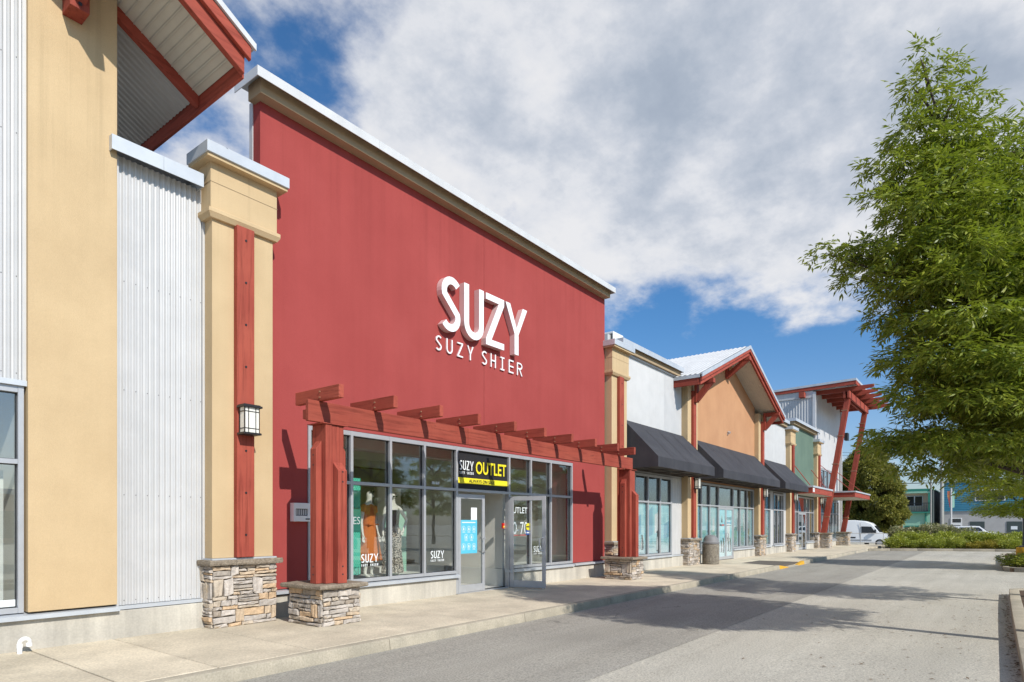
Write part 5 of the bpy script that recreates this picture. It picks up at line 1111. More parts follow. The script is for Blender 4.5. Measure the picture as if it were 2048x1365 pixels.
    room(b, 44.8, 52.5, 9.47, 14.5, .16, 5.6, 'interior_dark', 'interior_dark'); box('end_wall', 52.6, 52.72, 9.33, 15, 0, 10.2, 'galvanised', b)
    c = box('canopy', 45.0, 50.9, 7.05, 9.14, 3.42, 3.72, 'timber_red', b, .006); box('canopy_cap', 44.95, 50.95, 7.0, 9.14, 3.722, 3.81, 'flashing', c); box('canopy_soffit', 45.04, 50.86, 7.09, 9.13, 3.405, 3.419, 'soffit_white', c)
    for x in (45.6, 50.3): MB().tube([(x, 9.19, 5.6), (x, 7.3, 3.81)], .022, 6).obj('tie_rod', 'timber_red', c)
tower_shop()
fl = thing('floodlight', (52.9, 8.9, 8.0), 'black floodlight box fixed high beside the metal tower', 'lamp'); box('case', 52.73, 53.3, 8.75, 9.0, 8.0, 8.55, 'black_metal', fl, .01); box('arm', 52.6, 52.75, 8.95, 9.15, 8.2, 8.3, 'black_metal', fl)

# litter bin
tb = thing('litter_bin', (23.72, 8.62, .15), 'round stone-aggregate litter bin with grey dome lid', 'bin')
MB().lathe([(.29, .15), (.31, .17), (.315, .88), (.30, .92), (.28, .92)], 23.72, 8.62, 28).obj('bin_body', 'aggregate', tb, smooth=True)
MB().lathe([(.322, .925), (.33, .955), (.33, .985), (.30, 1.0), (.285, 1.02), (.27, 1.10), (.225, 1.19), (.15, 1.245), (.06, 1.265), (.001, 1.268)], 23.72, 8.62, 28).obj('lid', 'lid_grey', tb, smooth=True)
mb = MB().prism([(8.50, 1.04), (8.72, 1.04), (8.72, 1.15), (8.67, 1.18), (8.55, 1.18), (8.50, 1.15)], 'x', 23.9, 24.0); mb.obj('flap', 'rubber', tb)

# ------------------------------------------------------------------ vegetation
def leaf_mesh(name, C, D, length, width, m, rng, loc):
    """C leaf base points (n,3), D unit directions; narrow folded leaf = 2 quads sharing a rib (one island)"""
    n = len(C); up = rng.normal(size=(n, 3)) * .55 + np.array((0, 0, 1.0)); S = np.cross(D, up); S /= np.linalg.norm(S, axis=1)[:, None] + 1e-9; N = np.cross(S, D)
    L = (length * rng.uniform(.7, 1.3, n))[:, None]; Wd = (width * rng.uniform(.75, 1.25, n))[:, None]
    a = C; b = C + D * L * .45 + S * Wd * .5 + N * Wd * .10; c = C + D * L - N * L * .06; d = C + D * L * .45 - S * Wd * .5 + N * Wd * .10
    V = np.stack([a, b, c, d], 1).reshape(-1, 3) - np.array(loc)
    me = bpy.data.meshes.new(name); me.vertices.add(4 * n); me.vertices.foreach_set('co', V.ravel().astype(np.float32))
    idx = np.arange(4 * n).reshape(n, 4); me.loops.add(4 * n); me.loops.foreach_set('vertex_index', idx.ravel().astype(np.int32))
    me.polygons.add(n); me.polygons.foreach_set('loop_start', (np.arange(n) * 4).astype(np.int32)); me.polygons.foreach_set('loop_total', np.full(n, 4, np.int32)) if hasattr(me.polygons[0], 'loop_total') and False else None
    me.update(calc_edges=True); me.materials.append(M[m]); return me
def clump_leaves(centers, radii, per, rng, droop=.35, flat=.8):
    cs_, ds_ = [], []
    for c, r_ in zip(centers, radii):
        k = max(4, int(per * (r_ / .3) ** 2)); v = rng.normal(size=(k, 3)); v /= np.linalg.norm(v, axis=1)[:, None]; rr = r_ * rng.uniform(.25, 1, k) ** .6
        p = v * rr[:, None] * np.array([1, 1, flat]); d = v + rng.normal(size=(k, 3)) * .55; d[:, 2] -= droop; d /= np.linalg.norm(d, axis=1)[:, None]
        cs_.append(p + c); ds_.append(d)
    return np.concatenate(cs_), np.concatenate(ds_)
def inpoly(px, pz, poly):
    r_ = False; j = len(poly) - 1
    for i in range(len(poly)):
        (xi, zi), (xj, zj) = poly[i], poly[j]
        if (zi > pz) != (zj > pz) and px < (xj - xi) * (pz - zi) / (zj - zi) + xi: r_ = not r_
        j = i
    return r_
def add_mesh(name, me, parent, loc): o = bpy.data.objects.new(name, me); return link(o, parent, loc)

def ash_leaves(pads, rng, dens=34, ll=.092, lw=.025):
    """pinnate leaves scattered over flattened foliage pads: returns leaflet base points and directions"""
    Cs, Ds = [], []
    for (c, r_, hang) in pads:
        n = max(6, int(dens * (r_ / .35) ** 2)); v = rng.normal(size=(n, 3)); v /= np.linalg.norm(v, axis=1)[:, None]
        v[:, 2] = np.where(v[:, 2] < -.35, -v[:, 2] * .6, v[:, 2])                 # most leaves on the upper and outer side
        p = np.array(c) + v * (r_ * rng.uniform(.35, 1.0, n) ** .5)[:, None] * np.array((1, 1, .58))
        d = v * np.array((1, 1, .35)) + rng.normal(size=(n, 3)) * .32; d[:, 2] -= hang; d /= np.linalg.norm(d, axis=1)[:, None]
        s_ = np.cross(d, np.array((0, 0, 1.0)) + rng.normal(size=(n, 3)) * .3); s_ /= np.linalg.norm(s_, axis=1)[:, None]
        L = rng.uniform(.16, .25, n)[:, None]
        for k in range(4):
            q = p + d * L * (.25 + .2 * k) - np.array((0, 0, .012)) * k * k * .35
            for sg in (-1, 1):
                dd = d * .62 + s_ * sg * .78 + rng.normal(size=(n, 3)) * .16; dd[:, 2] -= .22; Cs.append(q); Ds.append(dd / np.linalg.norm(dd, axis=1)[:, None])
        Cs.append(p + d * L * .95); Ds.append(d)
    return np.concatenate(Cs), np.concatenate(Ds)

def near_tree():
    """ash with two leaders on the near island; foliage in pads carried by its limbs"""
    rng = np.random.default_rng(4)
    side = Vector((sn, -cs, 0)); fwd = Vector((cs, sn, 0)); B = 8.3
    at = lambda a, z, e=0.0: np.array(side * a + fwd * (B + e)) + np.array((0, 0, z))
    base = at(6.99, .2); t = thing('ash_tree', tuple(base), 'tall narrow-leaved green tree on the nearest island reaching over the car park', 'tree', 'car park trees')
    # (offset along the crown plane, height, radius, depth of crown there)
    P_ = [(5.41, 7.83, .2, .1), (5.57, 7.5, .3, .2), (5.24, 7.36, .26, .2), (5.45, 7.05, .36, .4), (5.8, 7.22, .24, .2), (5.2, 6.79, .28, .3), (5.65, 6.66, .36, .6), (6.1, 6.92, .24, .3),
          (4.86, 6.36, .27, .3), (5.12, 6.2, .38, .6), (5.55, 6.13, .42, 1.0), (6.0, 6.33, .38, .7), (6.3, 6.59, .24, .3), (4.79, 5.93, .24, .3), (5.13, 5.73, .38, .8), (5.6, 5.6, .42, 1.2), (6.06, 5.73, .40, 1.2), (6.45, 6.06, .38, .8), (6.72, 6.6, .32, .5), (6.75, 6.95, .2, .2),
          (4.1, 5.2, .2, .2), (4.36, 5.2, .28, .3), (4.7, 5.17, .34, .5), (5.04, 5.2, .38, .8), (5.45, 5.14, .42, 1.2), (4.46, 4.93, .22, .3), (4.98, 4.81, .34, .8), (5.4, 4.68, .42, 1.3), (5.8, 4.88, .42, 1.5), (6.2, 5.14, .42, 1.5), (6.6, 5.4, .42, 1.3), (7.0, 5.9, .45, 1.1), (7.3, 6.3, .4, .8),
          (4.92, 4.36, .24, .4), (5.2, 4.29, .34, .8), (5.6, 4.16, .42, 1.4), (6.06, 4.3, .42, 1.6), (6.9, 4.9, .5, 1.5), (7.4, 5.3, .5, 1.3), (7.9, 5.2, .45, .9), (6.65, 4.2, .42, 1.6), (5.13, 3.82, .31, .7), (5.44, 3.7, .40, 1.2), (5.9, 3.76, .42, 1.6), (6.36, 3.7, .42, 1.7), (6.75, 3.56, .45, 1.6), (7.3, 4.2, .5, 1.5), (7.9, 4.3, .5, 1.1), (8.15, 3.7, .4, .7),
          (5.12, 3.36, .28, .6), (5.44, 3.23, .37, 1.0), (5.8, 3.23, .42, 1.4), (6.25, 3.17, .42, 1.6), (6.65, 3.04, .42, 1.5), (7.2, 3.3, .5, 1.4), (7.7, 3.2, .45, 1.0), (4.76, 2.77, .24, .3), (5.05, 2.83, .31, .5), (5.38, 2.77, .34, .7), (5.12, 2.5, .24, .3), (5.7, 2.77, .38, 1.0), (6.1, 2.7, .40, 1.1), (6.5, 2.64, .40, 1.1), (5.65, 2.42, .25, .4), (7.0, 2.75, .4, 1.0), (6.9, 6.2, .4, .6), (7.15, 6.75, .3, .4), (7.7, 6.0, .42, .7), (7.0, 5.45, .42, 1.0), (7.5, 4.8, .45, 1.2), (8.3, 4.9, .4, .7), (7.6, 2.75, .38, .9), (8.1, 3.1, .38, .6), (6.35, 4.75, .4, 1.5), (6.5, 3.35, .4, 1.6), (5.95, 3.5, .38, 1.4)]
    pads = []
    for a, z, r_, dp in P_:
        n = 1 + int(dp / .28)
        for k in range(n):
            e = rng.uniform(-.25, .25) * dp if n == 1 else dp * (2 * (k + rng.uniform(.15, .85)) / n - 1); q = max(.6, 1 - .28 * abs(e) / 1.6)
            pads.append((at(a + .10 + rng.uniform(-.10, .10) + e * .58, z + rng.uniform(-.10, .10) + (z - 1.65) * e * .075, e), r_ * q * rng.uniform(.72, .95), .25 + .25 * (z < 3.2)))
    c, d = ash_leaves(pads, rng, 86)
    add_mesh('crown', leaf_mesh('crown', c, d, .098, .026, 'leaf_ash', rng, base), t, tuple(base))
    mb = MB()
    P = lambda path, e0=0, e1=0: [tuple(at(a, z, e0 + (e1 - e0) * i / (len(path) - 1))) for i, (a, z) in enumerate(path)]
    mb.tube(P([(6.99, .1), (6.95, 1.32), (6.86, 2.64), (6.66, 3.82), (6.36, 4.61), (6.1, 5.54), (5.8, 6.46), (5.44, 7.6)]), [.12, .105, .095, .085, .065, .05, .03, .006], 10)
    mb.tube(P([(6.66, 3.82), (7.09, 5.14), (7.42, 6.39)], 0, .3), [.07, .05, .01], 8)
    mb.obj('trunk', 'bark', t, smooth=True)
    # a limb from the stem to every pad group
    stem = [(6.95, 1.32), (6.86, 2.64), (6.66, 3.82), (6.36, 4.61), (6.1, 5.54), (5.8, 6.46), (5.5, 7.3)]
    for k, (a, z, r_, dp) in enumerate(P_):
        if k % 2 and a > 4.6: continue
        z0 = max(2.3, z - .25 - .28 * abs(a - 6.2)); i0 = min(range(len(stem) - 1), key=lambda i: abs(stem[i][1] - z0)); (aa, za), (ab, zb_) = stem[i0], stem[i0 + 1]; f = min(1, max(0, (z0 - za) / (zb_ - za))); sa = aa + (ab - aa) * f
        e1 = rng.uniform(-.6, .6) * dp; m1 = ((sa + a) / 2, (z0 + z) / 2 + .06); MB().tube([tuple(at(sa, z0)), tuple(at(m1[0], m1[1], e1 * .45)), tuple(at(a, z, e1))], [.030, .017, .004], 6).obj('limb', 'bark', t, smooth=True)
near_tree()

def tree_proto(name, h, r0, zb, nclump, per, leaf, ll, lw, seed, cr=.38, taper=.6, rad=.11, lean=(0, 0)):
    """meshes of a free standing tree: (crown, trunk with limbs), built round the origin"""
    rng = np.random.default_rng(seed); C, Rd = [], []
    while len(C) < nclump:
        k = rng.uniform(0, 1); z = zb + (h - zb) * k; rr = r0 * math.sin(math.pi * min(.96, .16 + k * .80)) ** .75
        a = rng.uniform(0, 2 * math.pi); q = rr * rng.uniform(.25, 1) ** .45 * (1 + .16 * math.sin(3 * a + 5 * k))
        if q > r0 * 1.1: continue
        C.append(np.array((q * math.cos(a) + lean[0] * k, q * math.sin(a) + lean[1] * k, z))); Rd.append(cr * rng.uniform(.65, 1.15))
    c, d = clump_leaves(C, Rd, per, rng, .25); crown = leaf_mesh('crown', c, d, ll, lw, leaf, rng, (0, 0, 0))
    mb = MB(); n = 7; mb.tube([(lean[0] * i / n, lean[1] * i / n, h * .92 * i / n) for i in range(n + 1)], [rad * (1 - i / n) + .012 for i in range(n + 1)], 9)
    for k in range(12):
        z = zb + (h - zb) * (.02 + .72 * k / 12); a = k * 2.4 + rng.uniform(-.4, .4); L = r0 * .75 * math.sin(math.pi * (.25 + .65 * k / 12))
        mb.tube([(lean[0] * z / h, lean[1] * z / h, z - .2), (L * .5 * math.cos(a), L * .5 * math.sin(a), z + .25), (L * math.cos(a + .2), L * math.sin(a + .2), z + .75)], [rad * .45, rad * .28, .012], 6)
    o = mb.obj('trunk', 'bark', None, smooth=True); tm = o.data; off = o.location.copy(); bpy.data.objects.remove(o)
    return crown, tm, off
def plant(proto, name, loc, label, cat, group, rot=0, s=1.0):
    crown, tm, off = proto; t = thing(name, loc, label, cat, group); t.rotation_euler.z = rot; t.scale = s if isinstance(s, tuple) else (s, s, s)
    o = bpy.data.objects.new('crown', crown); col.objects.link(o); o.parent = t
    if tm is not None: o = bpy.data.objects.new('trunk', tm); col.objects.link(o); o.parent = t; o.location = off
    return t
def ash_proto(seed, h=7.6, r0=2.1, zb=2.2):
    rng = np.random.default_rng(seed); pads = []
    for k in range(120):
        u = rng.uniform(0, 1); z = zb + (h - zb) * u; rr = r0 * (math.sin(math.pi * (.16 + .80 * u)) ** .8) * (1.08 - .45 * u); a = rng.uniform(0, 6.283); q = rr * rng.uniform(.1, 1) ** .5
        pads.append((np.array((q * math.cos(a), q * math.sin(a), z)), rng.uniform(.26, .46), .3))
    c, d = ash_leaves(pads, rng, 52); crown = leaf_mesh('crown', c, d, .11, .03, 'leaf_lime', rng, (0, 0, 0))
    _, tm, off = tree_proto('x', h, r0, zb, 2, 4, 'leaf_lime', .1, .02, seed); return crown, tm, off
ash = ash_proto(3)
plant(ash, 'ash_tree', (16.3, -.95, .18), 'second tree along the near island, behind the nearest tree', 'tree', 'car park trees', .7)
plant(ash, 'ash_tree', (29.3, -1.35, .18), 'bright yellow-green tree on the island with the yellow lamp base', 'tree', 'car park trees', 2.1, (1.45, 1.45, .84))
rnd = tree_proto('round', 9.4, 3.3, 1.1, 330, 105, 'leaf_dark', .23, .12, 9, .66, .62, .2)
plant(rnd, 'maple_tree', (72.4, 10.3, -.35), 'large dense round-crowned tree behind the white van', 'tree', None, 0, 1.0)
# trees and parked cars across the car park: what the shop windows mirror
MT = ['leftmost', 'second from left', 'third from left', 'fourth from left', 'fifth from left', 'rightmost']
for i, (x, y, s_, rt) in enumerate(((-3, -13, .95, 0), (4.5, -16, 1.05, 1), (11.5, -13.5, .9, 2), (19, -16, 1.0, 3), (27, -14, 1.05, 4), (36, -17, 1.1, 5))):
    plant(ash, 'ash_tree', (x, y, .1), MT[i] + ' of the six trees across the car park mirrored in the shop windows', 'tree', 'mirrored trees', rt, s_)

# shrubs
def shrub_proto(r_, h, leaf, seed, per=150, ll=.075, lw=.04, n=46):
    rng = np.random.default_rng(seed); C, Rd = [], []
    for k in range(n):
        a = rng.uniform(0, 6.28); q = r_ * rng.uniform(.2, 1) ** .5 * .82; z = h * rng.uniform(.12, 1) * math.sqrt(max(.05, 1 - (q / r_) ** 2 * .75))
        C.append(np.array((q * math.cos(a), q * math.sin(a), z * .86))); Rd.append(rng.uniform(.16, .28) * max(.8, r_ / .7))
    c, d = clump_leaves(C, Rd, per, rng, -.25); return leaf_mesh('foliage', c, d, ll, lw, leaf, rng, (0, 0, 0)), None, None
sh_a = shrub_proto(.62, .80, 'leaf_shrub', 1); sh_b = shrub_proto(.62, .62, 'leaf_yellow', 2); sh_c = shrub_proto(1.15, 1.65, 'leaf_flower', 3, 120, .11, .06, 70); sh_d = shrub_proto(1.0, .95, 'leaf_shrub', 5, 110, .09, .05, 60); sh_e = shrub_proto(.8, .75, 'leaf_dark', 6, 120, .08, .05)
def shrub(pr, x, y, label, rot, s_=1.0, z=.15): return plant(pr, 'shrub', (x, y, z), label, 'shrub', 'shrubs in the planting bed', rot, s_)
front = [(46.95, 5.0), (47.2, 4.0), (47.1, 3.0), (47.3, 1.9), (47.2, .95), (47.25, .15), (47.3, -.6), (47.4, -1.3)]
lab = ['glossy green shrub at the corner beside the pavement end', 'green shrub second from the pavement corner in the front row', 'green shrub third from the pavement corner in the front row', 'green shrub in the middle of the front row above bare soil', 'yellow-leaved low shrub in the front row of the bed', 'second yellow-leaved low shrub in the front row', 'pale green shrub left of the lamp base', 'pale green shrub partly behind the lamp base']
for i, (x, y) in enumerate(front): shrub(sh_b if i in (4, 5) else sh_a, x, y, lab[i], i * 1.3, ((1.15, 1.25, 1.1), (.85, .9, .8), (1.1, 1.2, 1.0), (.95, 1.0, 1.15), (.8, .95, .8), (.85, 1.0, .95), (1.0, 1.05, 1.1), (1.0, 1.0, .9))[i], .16)
for i, (x, y) in enumerate(((48.6, 4.4), (48.8, 3.1), (48.9, 1.8), (48.8, .6), (48.7, -.6), (48.9, -1.8))): shrub(sh_d, x, y, ['green shrub behind the corner shrub', 'second-row shrub behind the third front shrub', 'second-row shrub behind the soil patch', 'second-row shrub behind the yellow shrubs', 'second-row shrub in front of the parked white car', 'last second-row shrub by the lamp post'][i], i * 2.1, (1.05, 1.05, 1.1), .25)
for i, (x, y, s_) in enumerate(((51.0, 4.9, .95), (51.2, 3.2, 1.1), (51.6, 1.9, .9))): shrub(sh_c, x, y, ['cream-flowered tall shrub nearest the van', 'tallest cream-flowered shrub in front of the green house', 'cream-flowered shrub below the banner pole'][i], i * 1.7, s_, .2)
for i, (x, y) in enumerate(((51.4, .4), (51.6, -.9), (51.8, -2.2))): shrub(sh_e, x, y, ['low dark shrub left of the parked white car', 'low dark shrub below the parked white car', 'low dark shrub at the rear by the lamp post'][i], i, 1.25, .2)
plant(sh_a, 'shrub', (28.2, -.95, .19), 'green shrub on the island corner before the lamp post', 'shrub', 'island shrubs', .4, (1.4, 1.4, .74)); plant(sh_b, 'shrub', (29.7, -1.1, .19), 'yellowish shrub beside the island corner shrub', 'shrub', 'island shrubs', 2, (.9, .9, .7))
lp = thing('lamp_post', (38.5, -1.15, .15), 'dark grey car park lamp post on a yellow concrete foot', 'lamp post')
MB().lathe([(.36, .15), (.36, .55), (.34, .58), (.30, .58)], 38.5, -1.15, 22).obj('foot', 'yellow_paint', lp, smooth=True); MB().lathe([(.26, .58), (.26, .64), (.13, .66), (.115, 1.0), (.085, 8.4)], 38.5, -1.15, 18).obj('pole', 'lamp_pole', lp, smooth=True); box('lamp_head', 38.2, 38.8, -1.6, -.7, 8.4, 8.52, 'lamp_pole', lp, .01)

gr = thing('grill_cover', (84.35, 9.0, 3.12), 'dark covered barbecue on the balcony of the green building', 'barbecue')
MB().lathe([(.42, 3.125), (.62, 3.5), (.70, 3.72), (.6, 3.95), (.3, 4.05), (.05, 4.06)], 84.42, 9.0, 14).obj('cover', 'black_metal', gr, smooth=True); MB().lathe([(.32, 3.121), (.45, 3.2), (.4, 3.33), (.1, 3.36)], 84.32, 8.75, 12).obj('sack', 'print_white', gr, smooth=True)

# ------------------------------------------------------------------ vehicles
def wheel(parent, x, y, z, r_, w=.2):
    k = MB().tube([(x - w / 2, y, z), (x - w / 2 + .02, y, z), (x + w / 2 - .02, y, z), (x + w / 2, y, z)], [r_ * .9, r_, r_, r_ * .9], 22).obj('wheel', 'rubber', parent, smooth=True)
    MB().tube([(x - w / 2 - .006, y, z), (x + w / 2 + .006, y, z)], r_ * .62, 16).obj('rim', 'car_silver', k, smooth=True)
def side_hull(prof, x0, x1, tumble, zr):
    """car body from a side profile (y,z) swept across x with the sides leaning in above zr"""
    n = len(prof); mb = MB(); cx = (x0 + x1) / 2; ks = (x0, x0 + .06, x1 - .06, x1)
    for i, k in enumerate(ks):
        for y, z in prof:
            e = max(0, z - zr) * tumble; xx = k + (e if k < cx else -e); ins = .05 if i in (0, 3) else 0
            zc = sum(p[1] for p in prof) / n; yc = sum(p[0] for p in prof) / n
            mb.v.append((xx, y + (yc - y) * ins * .25, z + (zc - z) * ins))
    mb.f = [(a * n + i, a * n + (i + 1) % n, (a + 1) * n + (i + 1) % n, (a + 1) * n + i) for a in range(3) for i in range(n)] + [tuple(range(n)), tuple(range(3 * n, 4 * n))]; mb.mi = [0] * len(mb.f); return mb
def van():
    X, Yf, Z = 66.0, 7.4, -.38                       # nose points towards -Y
    t = thing('cargo_van', (X, Yf + 3, Z), 'white high-roofed cargo van parked behind the railing', 'van')
    prof = [(0.05, .35), (0, .75), (.06, .98), (.35, 1.10), (.95, 1.28), (1.45, 1.95), (1.65, 2.16), (2.2, 2.36), (3.0, 2.45), (6.6, 2.46), (6.75, 2.2), (6.78, .35)]
    side_hull([(Yf + y, Z + z) for y, z in prof], X, X + 2.0, .06, Z + 1.1).obj('body', 'car_white', t, .03, smooth=True, seg=2)
    q = X - .004
    MB().prism([(Yf + 1.28, Z + 1.30), (Yf + 1.62, Z + 1.86), (Yf + 2.42, Z + 1.88), (Yf + 2.42, Z + 1.24)], 'x', q + .006, q + .06).obj('side_window', 'window_dark', t)
    MB().hexa([(X + .15, Yf + .97, Z + 1.32), (X + 1.85, Yf + .97, Z + 1.32), (X + 1.78, Yf + 1.40, Z + 1.92), (X + .22, Yf + 1.40, Z + 1.92), (X + .15, Yf + .95, Z + 1.34), (X + 1.85, Yf + .95, Z + 1.34), (X + 1.78, Yf + 1.37, Z + 1.94), (X + .22, Yf + 1.37, Z + 1.94)]).obj('windscreen', 'window_dark', t)
    box('mirror', X - .22, X - .02, Yf + 1.22, Yf + 1.36, Z + 1.22, Z + 1.60, 'black_metal', t, .02); box('door_gap', X - .004, X + .02, Yf + 2.52, Yf + 2.535, Z + .45, Z + 2.2, 'black_metal', t); box('trim', X - .02, X + .02, Yf + 1.6, Yf + 6.2, Z + .55, Z + .66, 'car_silver', t); box('vent', X - .012, X + .02, Yf + 2.9, Yf + 3.5, Z + .78, Z + .90, 'black_metal', t); box('headlight', X + .05, X + .5, Yf - .02, Yf + .25, Z + .80, Z + 1.0, 'chrome', t, .02)
    for y in (.95, 5.3): wheel(t, X + .08, Yf + y, Z + .36, .36); wheel(t, X + 1.9, Yf + y, Z + .36, .36)
van()
def suv(name, X, Yf, Z, m, label, cat='car', group=None):
    t = thing(name, (X + .9, Yf + 2.2, Z), label, cat, group); P = lambda pr: [(Yf + y, Z + z) for y, z in pr]
    side_hull(P([(.05, .30), (0, .62), (.1, .82), (1.15, .98), (4.3, 1.0), (4.42, .70), (4.4, .30)]), X, X + 1.8, .05, Z + .8).obj('body', m, t, .03, smooth=True, seg=2)
    side_hull(P([(1.12, .98), (1.75, 1.46), (2.1, 1.52), (3.9, 1.50), (4.28, 1.0)]), X + .06, X + 1.74, .22, Z + .98).obj('cabin', m, t, .03, smooth=True, seg=2)
    for x0, s_ in ((X + .07, -1), (X + 1.73, 1)):
        for y0, y1, y2, y3 in ((1.40, 2.45, 1.82, 2.45), (2.55, 3.35, 2.55, 3.35), (3.45, 4.05, 3.45, 3.88)):
            MB().hexa([(x0 + s_ * .014, Yf + y0, Z + 1.04), (x0 + s_ * .014, Yf + y1, Z + 1.04), (x0 - s_ * .02, Yf + y1, Z + 1.04), (x0 - s_ * .02, Yf + y0, Z + 1.04), (x0 - s_ * .065, Yf + y2, Z + 1.40), (x0 - s_ * .065, Yf + y3, Z + 1.40), (x0 - s_ * .1, Yf + y3, Z + 1.40), (x0 - s_ * .1, Yf + y2, Z + 1.40)]).obj('side_window', 'window_dark', t)
    MB().hexa([(X + .16, Yf + 1.18, Z + 1.045), (X + 1.64, Yf + 1.18, Z + 1.045), (X + 1.52, Yf + 1.66, Z + 1.42), (X + .28, Yf + 1.66, Z + 1.42), (X + .16, Yf + 1.15, Z + 1.06), (X + 1.64, Yf + 1.15, Z + 1.06), (X + 1.52, Yf + 1.63, Z + 1.44), (X + .28, Yf + 1.63, Z + 1.44)]).obj('windscreen', 'window_dark', t)
    for s_ in (.3, 1.5): MB().box(X + s_ - .02, X + s_ + .02, Yf + 2.1, Yf + 3.9, Z + 1.53, Z + 1.56).obj('roof_rail', 'car_silver', t)
    for x in (X - .12, X + 1.8): box('mirror', x, x + .12, Yf + 1.45, Yf + 1.58, Z + 1.0, Z + 1.14, m, t, .02)
    for x in (X + .08, X + 1.4): box('headlight', x, x + .32, Yf - .01, Yf + .12, Z + .62, Z + .76, 'chrome', t, .02)
    for y in (.85, 3.5): wheel(t, X + .1, Yf + y, Z + .33, .33); wheel(t, X + 1.7, Yf + y, Z + .33, .33)
suv('parked_car', 75.0, -.6, -.0, 'car_white', 'white estate car parked beyond the shrubs')
suv('parked_car', 76.5, -6.4, -.0, 'car_silver', 'silver car parked right of the white estate car')
suv('parked_car', 12.2, -11.6, .1, 'car_dark', 'dark car parked across the car park, mirrored in the shop glass', group='mirrored cars'); suv('parked_car', 19.0, -11.8, .1, 'car_silver', 'silver car parked across the car park, mirrored in the shop glass', group='mirrored cars')
rl = thing('railing', (54, 8.4, -.1), 'low grey metal railing at the end of the pavement', 'railing')
for k in range(4): MB().tube([(54.2, 9.6 - k * 1.5, -.15), (54.2, 9.6 - k * 1.5, 1.02)], .025, 8).obj('post', 'galvanised', rl, smooth=True)
for z in (.30, 1.0): MB().tube([(54.2, 9.6, z), (54.2, 5.1, z)], .022, 8).obj('rail', 'galvanised', rl, smooth=True)

# ------------------------------------------------------------------ street beyond
def green_house():
    X, y0, y1, Z = 84.5, 5.65, 17.0, -.3
    b = thing('green_house', (X, 11, Z), 'two-storey mint green and beige building with balcony across the street', 'building')
    box('wall', X, X + .3, y0, y1, Z, 2.95, 'green_wall', b); box('upper_wall', X + .7, X + .9, y0, y1, 2.95, 5.3, 'beige_wall', b); box('side_wall', X, X + 13, y0 - .15, y0, Z, 5.6, 'dark_side', b); box('side_coping', X - .05, X + 13, y0 - .22, y0 + .05, 5.6, 5.72, 'green_wall', b)
    sl = box('balcony', X - .35, X + .69, y0 + .01, y1, 2.95, 3.12, 'green_trim', b)
    rf = MB().box(X + .1, X + 12, y0 + .06, y1, 5.25, 5.72).obj('roof', 'green_trim', b); box('fascia', X + .04, X + .099, y0 + .06, y1, 5.22, 5.42, 'green_wall', rf); MB().lathe([(.16, 5.72), (.16, 6.1), (.28, 6.12), (.28, 6.35), (.1, 6.4)], X + 1.2, 10.2, 12).obj('chimney', 'galvanised', rf, smooth=True)
    for y in (y0 + .1, 11.4): box('column', X - .2, X + .0, y, y + .2, 3.12, 5.24, 'green_trim', b)
    rr = MB().box(X - .33, X - .28, y0 + .02, y1, 4.05, 4.11).box(X - .33, X - .28, y0 + .02, y1, 3.16, 3.20).obj('balcony_rail', 'black_metal', b); y = y0 + .1
    while y < y1: box('baluster', X - .32, X - .295, y, y + .028, 3.2, 4.05, 'black_metal', rr); y += .16
    w = box('window', X + .62, X + .699, 6.5, 8.1, 3.75, 4.95, 'white_paint', b)
    for a in (6.57, 7.35): box('pane', X + .60, X + .619, a, a + .68, 3.82, 4.88, 'window_dark', w)
    for a, c in ((6.3, 8.2), (9.2, 10.8)):
        w = box('window', X - .02, X - .001, a, c, .4, 1.55, 'green_trim', b); box('pane', X - .035, X - .021, a + .1, c - .1, .5, 1.4, 'window_dark', w)
    box('door', X - .03, X - .001, 8.4, 9.1, -.25, 1.5, 'print_red', b); box('post', X - .12, X + .0, 6.1, 6.25, Z, 2.94, 'green_trim', b)
green_house()
def blue_house():
    X, y0, y1, Z = 86.0, -5.6, 4.55, -.3
    b = thing('blue_house', (X, -.5, Z), 'grey block building with blue siding upper floor across the street', 'building')
    box('wall', X, X + .3, y0, y1, Z, 3.15, 'grey_block', b); box('upper_backing', X - .05, X + .3, y0, y1, 3.15, 6.4, 'blue_siding', b); box('side_wall', X + .31, X + 12, y1 - .2, y1, Z, 6.4, 'grey_block', b); box('roof', X - .2, X + 12, y0, y1 + .1, 6.4, 6.55, 'flashing', b)
    z = 3.16
    while z < 6.3:
        MB().prism([(X - .115, z), (X - .051, z), (X - .051, z + .19), (X - .075, z + .19)], 'y', y0, y1).obj('siding_board', 'blue_siding', b); z += .2
    w = box('window', X - .15, X - .12, -.9, 1.75, 4.25, 5.5, 'white_paint', b); box('pane', X - .165, X - .151, .45, 1.65, 4.35, 5.4, 'window_dark', w); box('pane', X - .165, X - .151, -.8, .35, 4.35, 5.4, 'window_dark', w)
    for a in (.9, -2.3): d = box('door', X - .04, X - .001, a, a + 1.3, -.2, 2.0, 'dark_side', b); box('door_sign', X - .05, X - .041, a + .4, a + .95, 1.15, 1.5, 'print_white', d)
    w = box('window', X - .04, X - .001, 2.9, 4.0, .2, 2.4, 'white_paint', b); box('pane', X - .05, X - .041, 3.0, 3.9, 1.9, 2.32, 'window_dark', w); box('pane', X - .05, X - .041, 3.05, 3.85, .3, 1.6, 'window_dark', w)
    for k in range(4): box('meter', X - .09, X - .001, -3.0 - k * .5, -2.7 - k * .5, 1.1, 1.65, 'dark_side', b)
blue_house()
far = thing('far_shop', (12, -48, 0), 'long low pink shop building across the car park, mirrored in the windows', 'building')
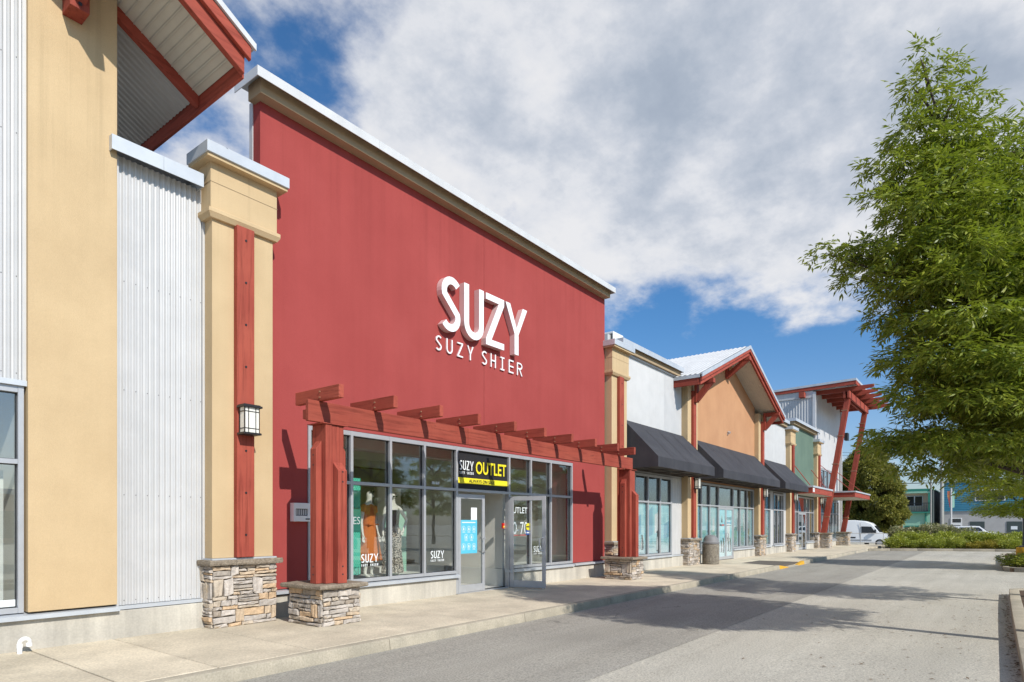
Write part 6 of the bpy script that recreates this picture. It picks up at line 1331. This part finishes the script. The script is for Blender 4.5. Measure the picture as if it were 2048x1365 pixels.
box('wall', -30, 60, -48.3, -48, 0, 4.2, 'shop_pink', far); box('roof', -30.3, 60.3, -56, -47.6, 4.2, 4.6, 'flashing', far)
for k in range(12): w_ = box('window', -27 + k * 7, -23 + k * 7, -47.99, -47.96, .6, 2.8, 'window_dark', far)
up = thing('utility_pole', (79.6, 4.42, -.4), 'grey wooden utility pole between the green and blue buildings', 'pole')
MB().tube([(79.6, 4.42, -.4), (79.6, 4.42, 9.6)], [.17, .12], 12).obj('pole', 'grey_pole', up, smooth=True); box('crossarm', 79.5, 79.7, 3.4, 5.4, 8.9, 9.05, 'grey_pole', up)
up2 = thing('utility_pole', (83.4, 5.72, -.3), 'thin grey service pole at the corner of the green building', 'pole')
MB().tube([(83.4, 5.62, -.3), (83.4, 5.62, 7.2)], .075, 10).obj('pole', 'grey_pole', up2, smooth=True)
def cable(pa, pb, sag, r_, label):
    n = 16; pts = [Vector(pa).lerp(Vector(pb), i / n) - Vector((0, 0, sag * 4 * (i / n) * (1 - i / n))) for i in range(n + 1)]
    tag(MB().tube(pts, r_, 5, cap=False).obj('power_cable', 'wire'), label, 'cable', 'overhead cables')
cable((79.6, 4.42, 6.05), (76, 40, 8.2), .5, .035, 'lower thick overhead cable crossing behind the round tree'); cable((79.6, 4.42, 6.9), (76, 40, 8.9), .5, .035, 'upper thick overhead cable crossing behind the round tree')
cable((79.6, 5.3, 9.05), (77, 40, 12.5), .6, .016, 'thin high wire seen beside the far slanted post'); cable((79.6, 3.5, 9.0), (77, 40, 13.6), .6, .016, 'topmost thin wire below the tower rafters')
fb = thing('banner_pole', (70.6, 3.2, -.2), 'grey pole with a pink and orange street banner', 'banner')
MB().tube([(70.6, 3.2, -.4), (70.6, 3.2, 5.0)], .075, 10).obj('pole', 'galvanised', fb, smooth=True); MB().prism([(3.29, 3.2), (3.33, 3.3), (3.48, 4.3), (3.48, 4.75), (3.29, 4.75)], 'x', 70.58, 70.6).obj('banner', 'banner_pink', fb); MB().prism([(2.95, 3.25), (3.11, 3.2), (3.11, 4.75), (2.95, 4.7)], 'x', 70.58, 70.6).obj('banner', 'banner_mint', fb)
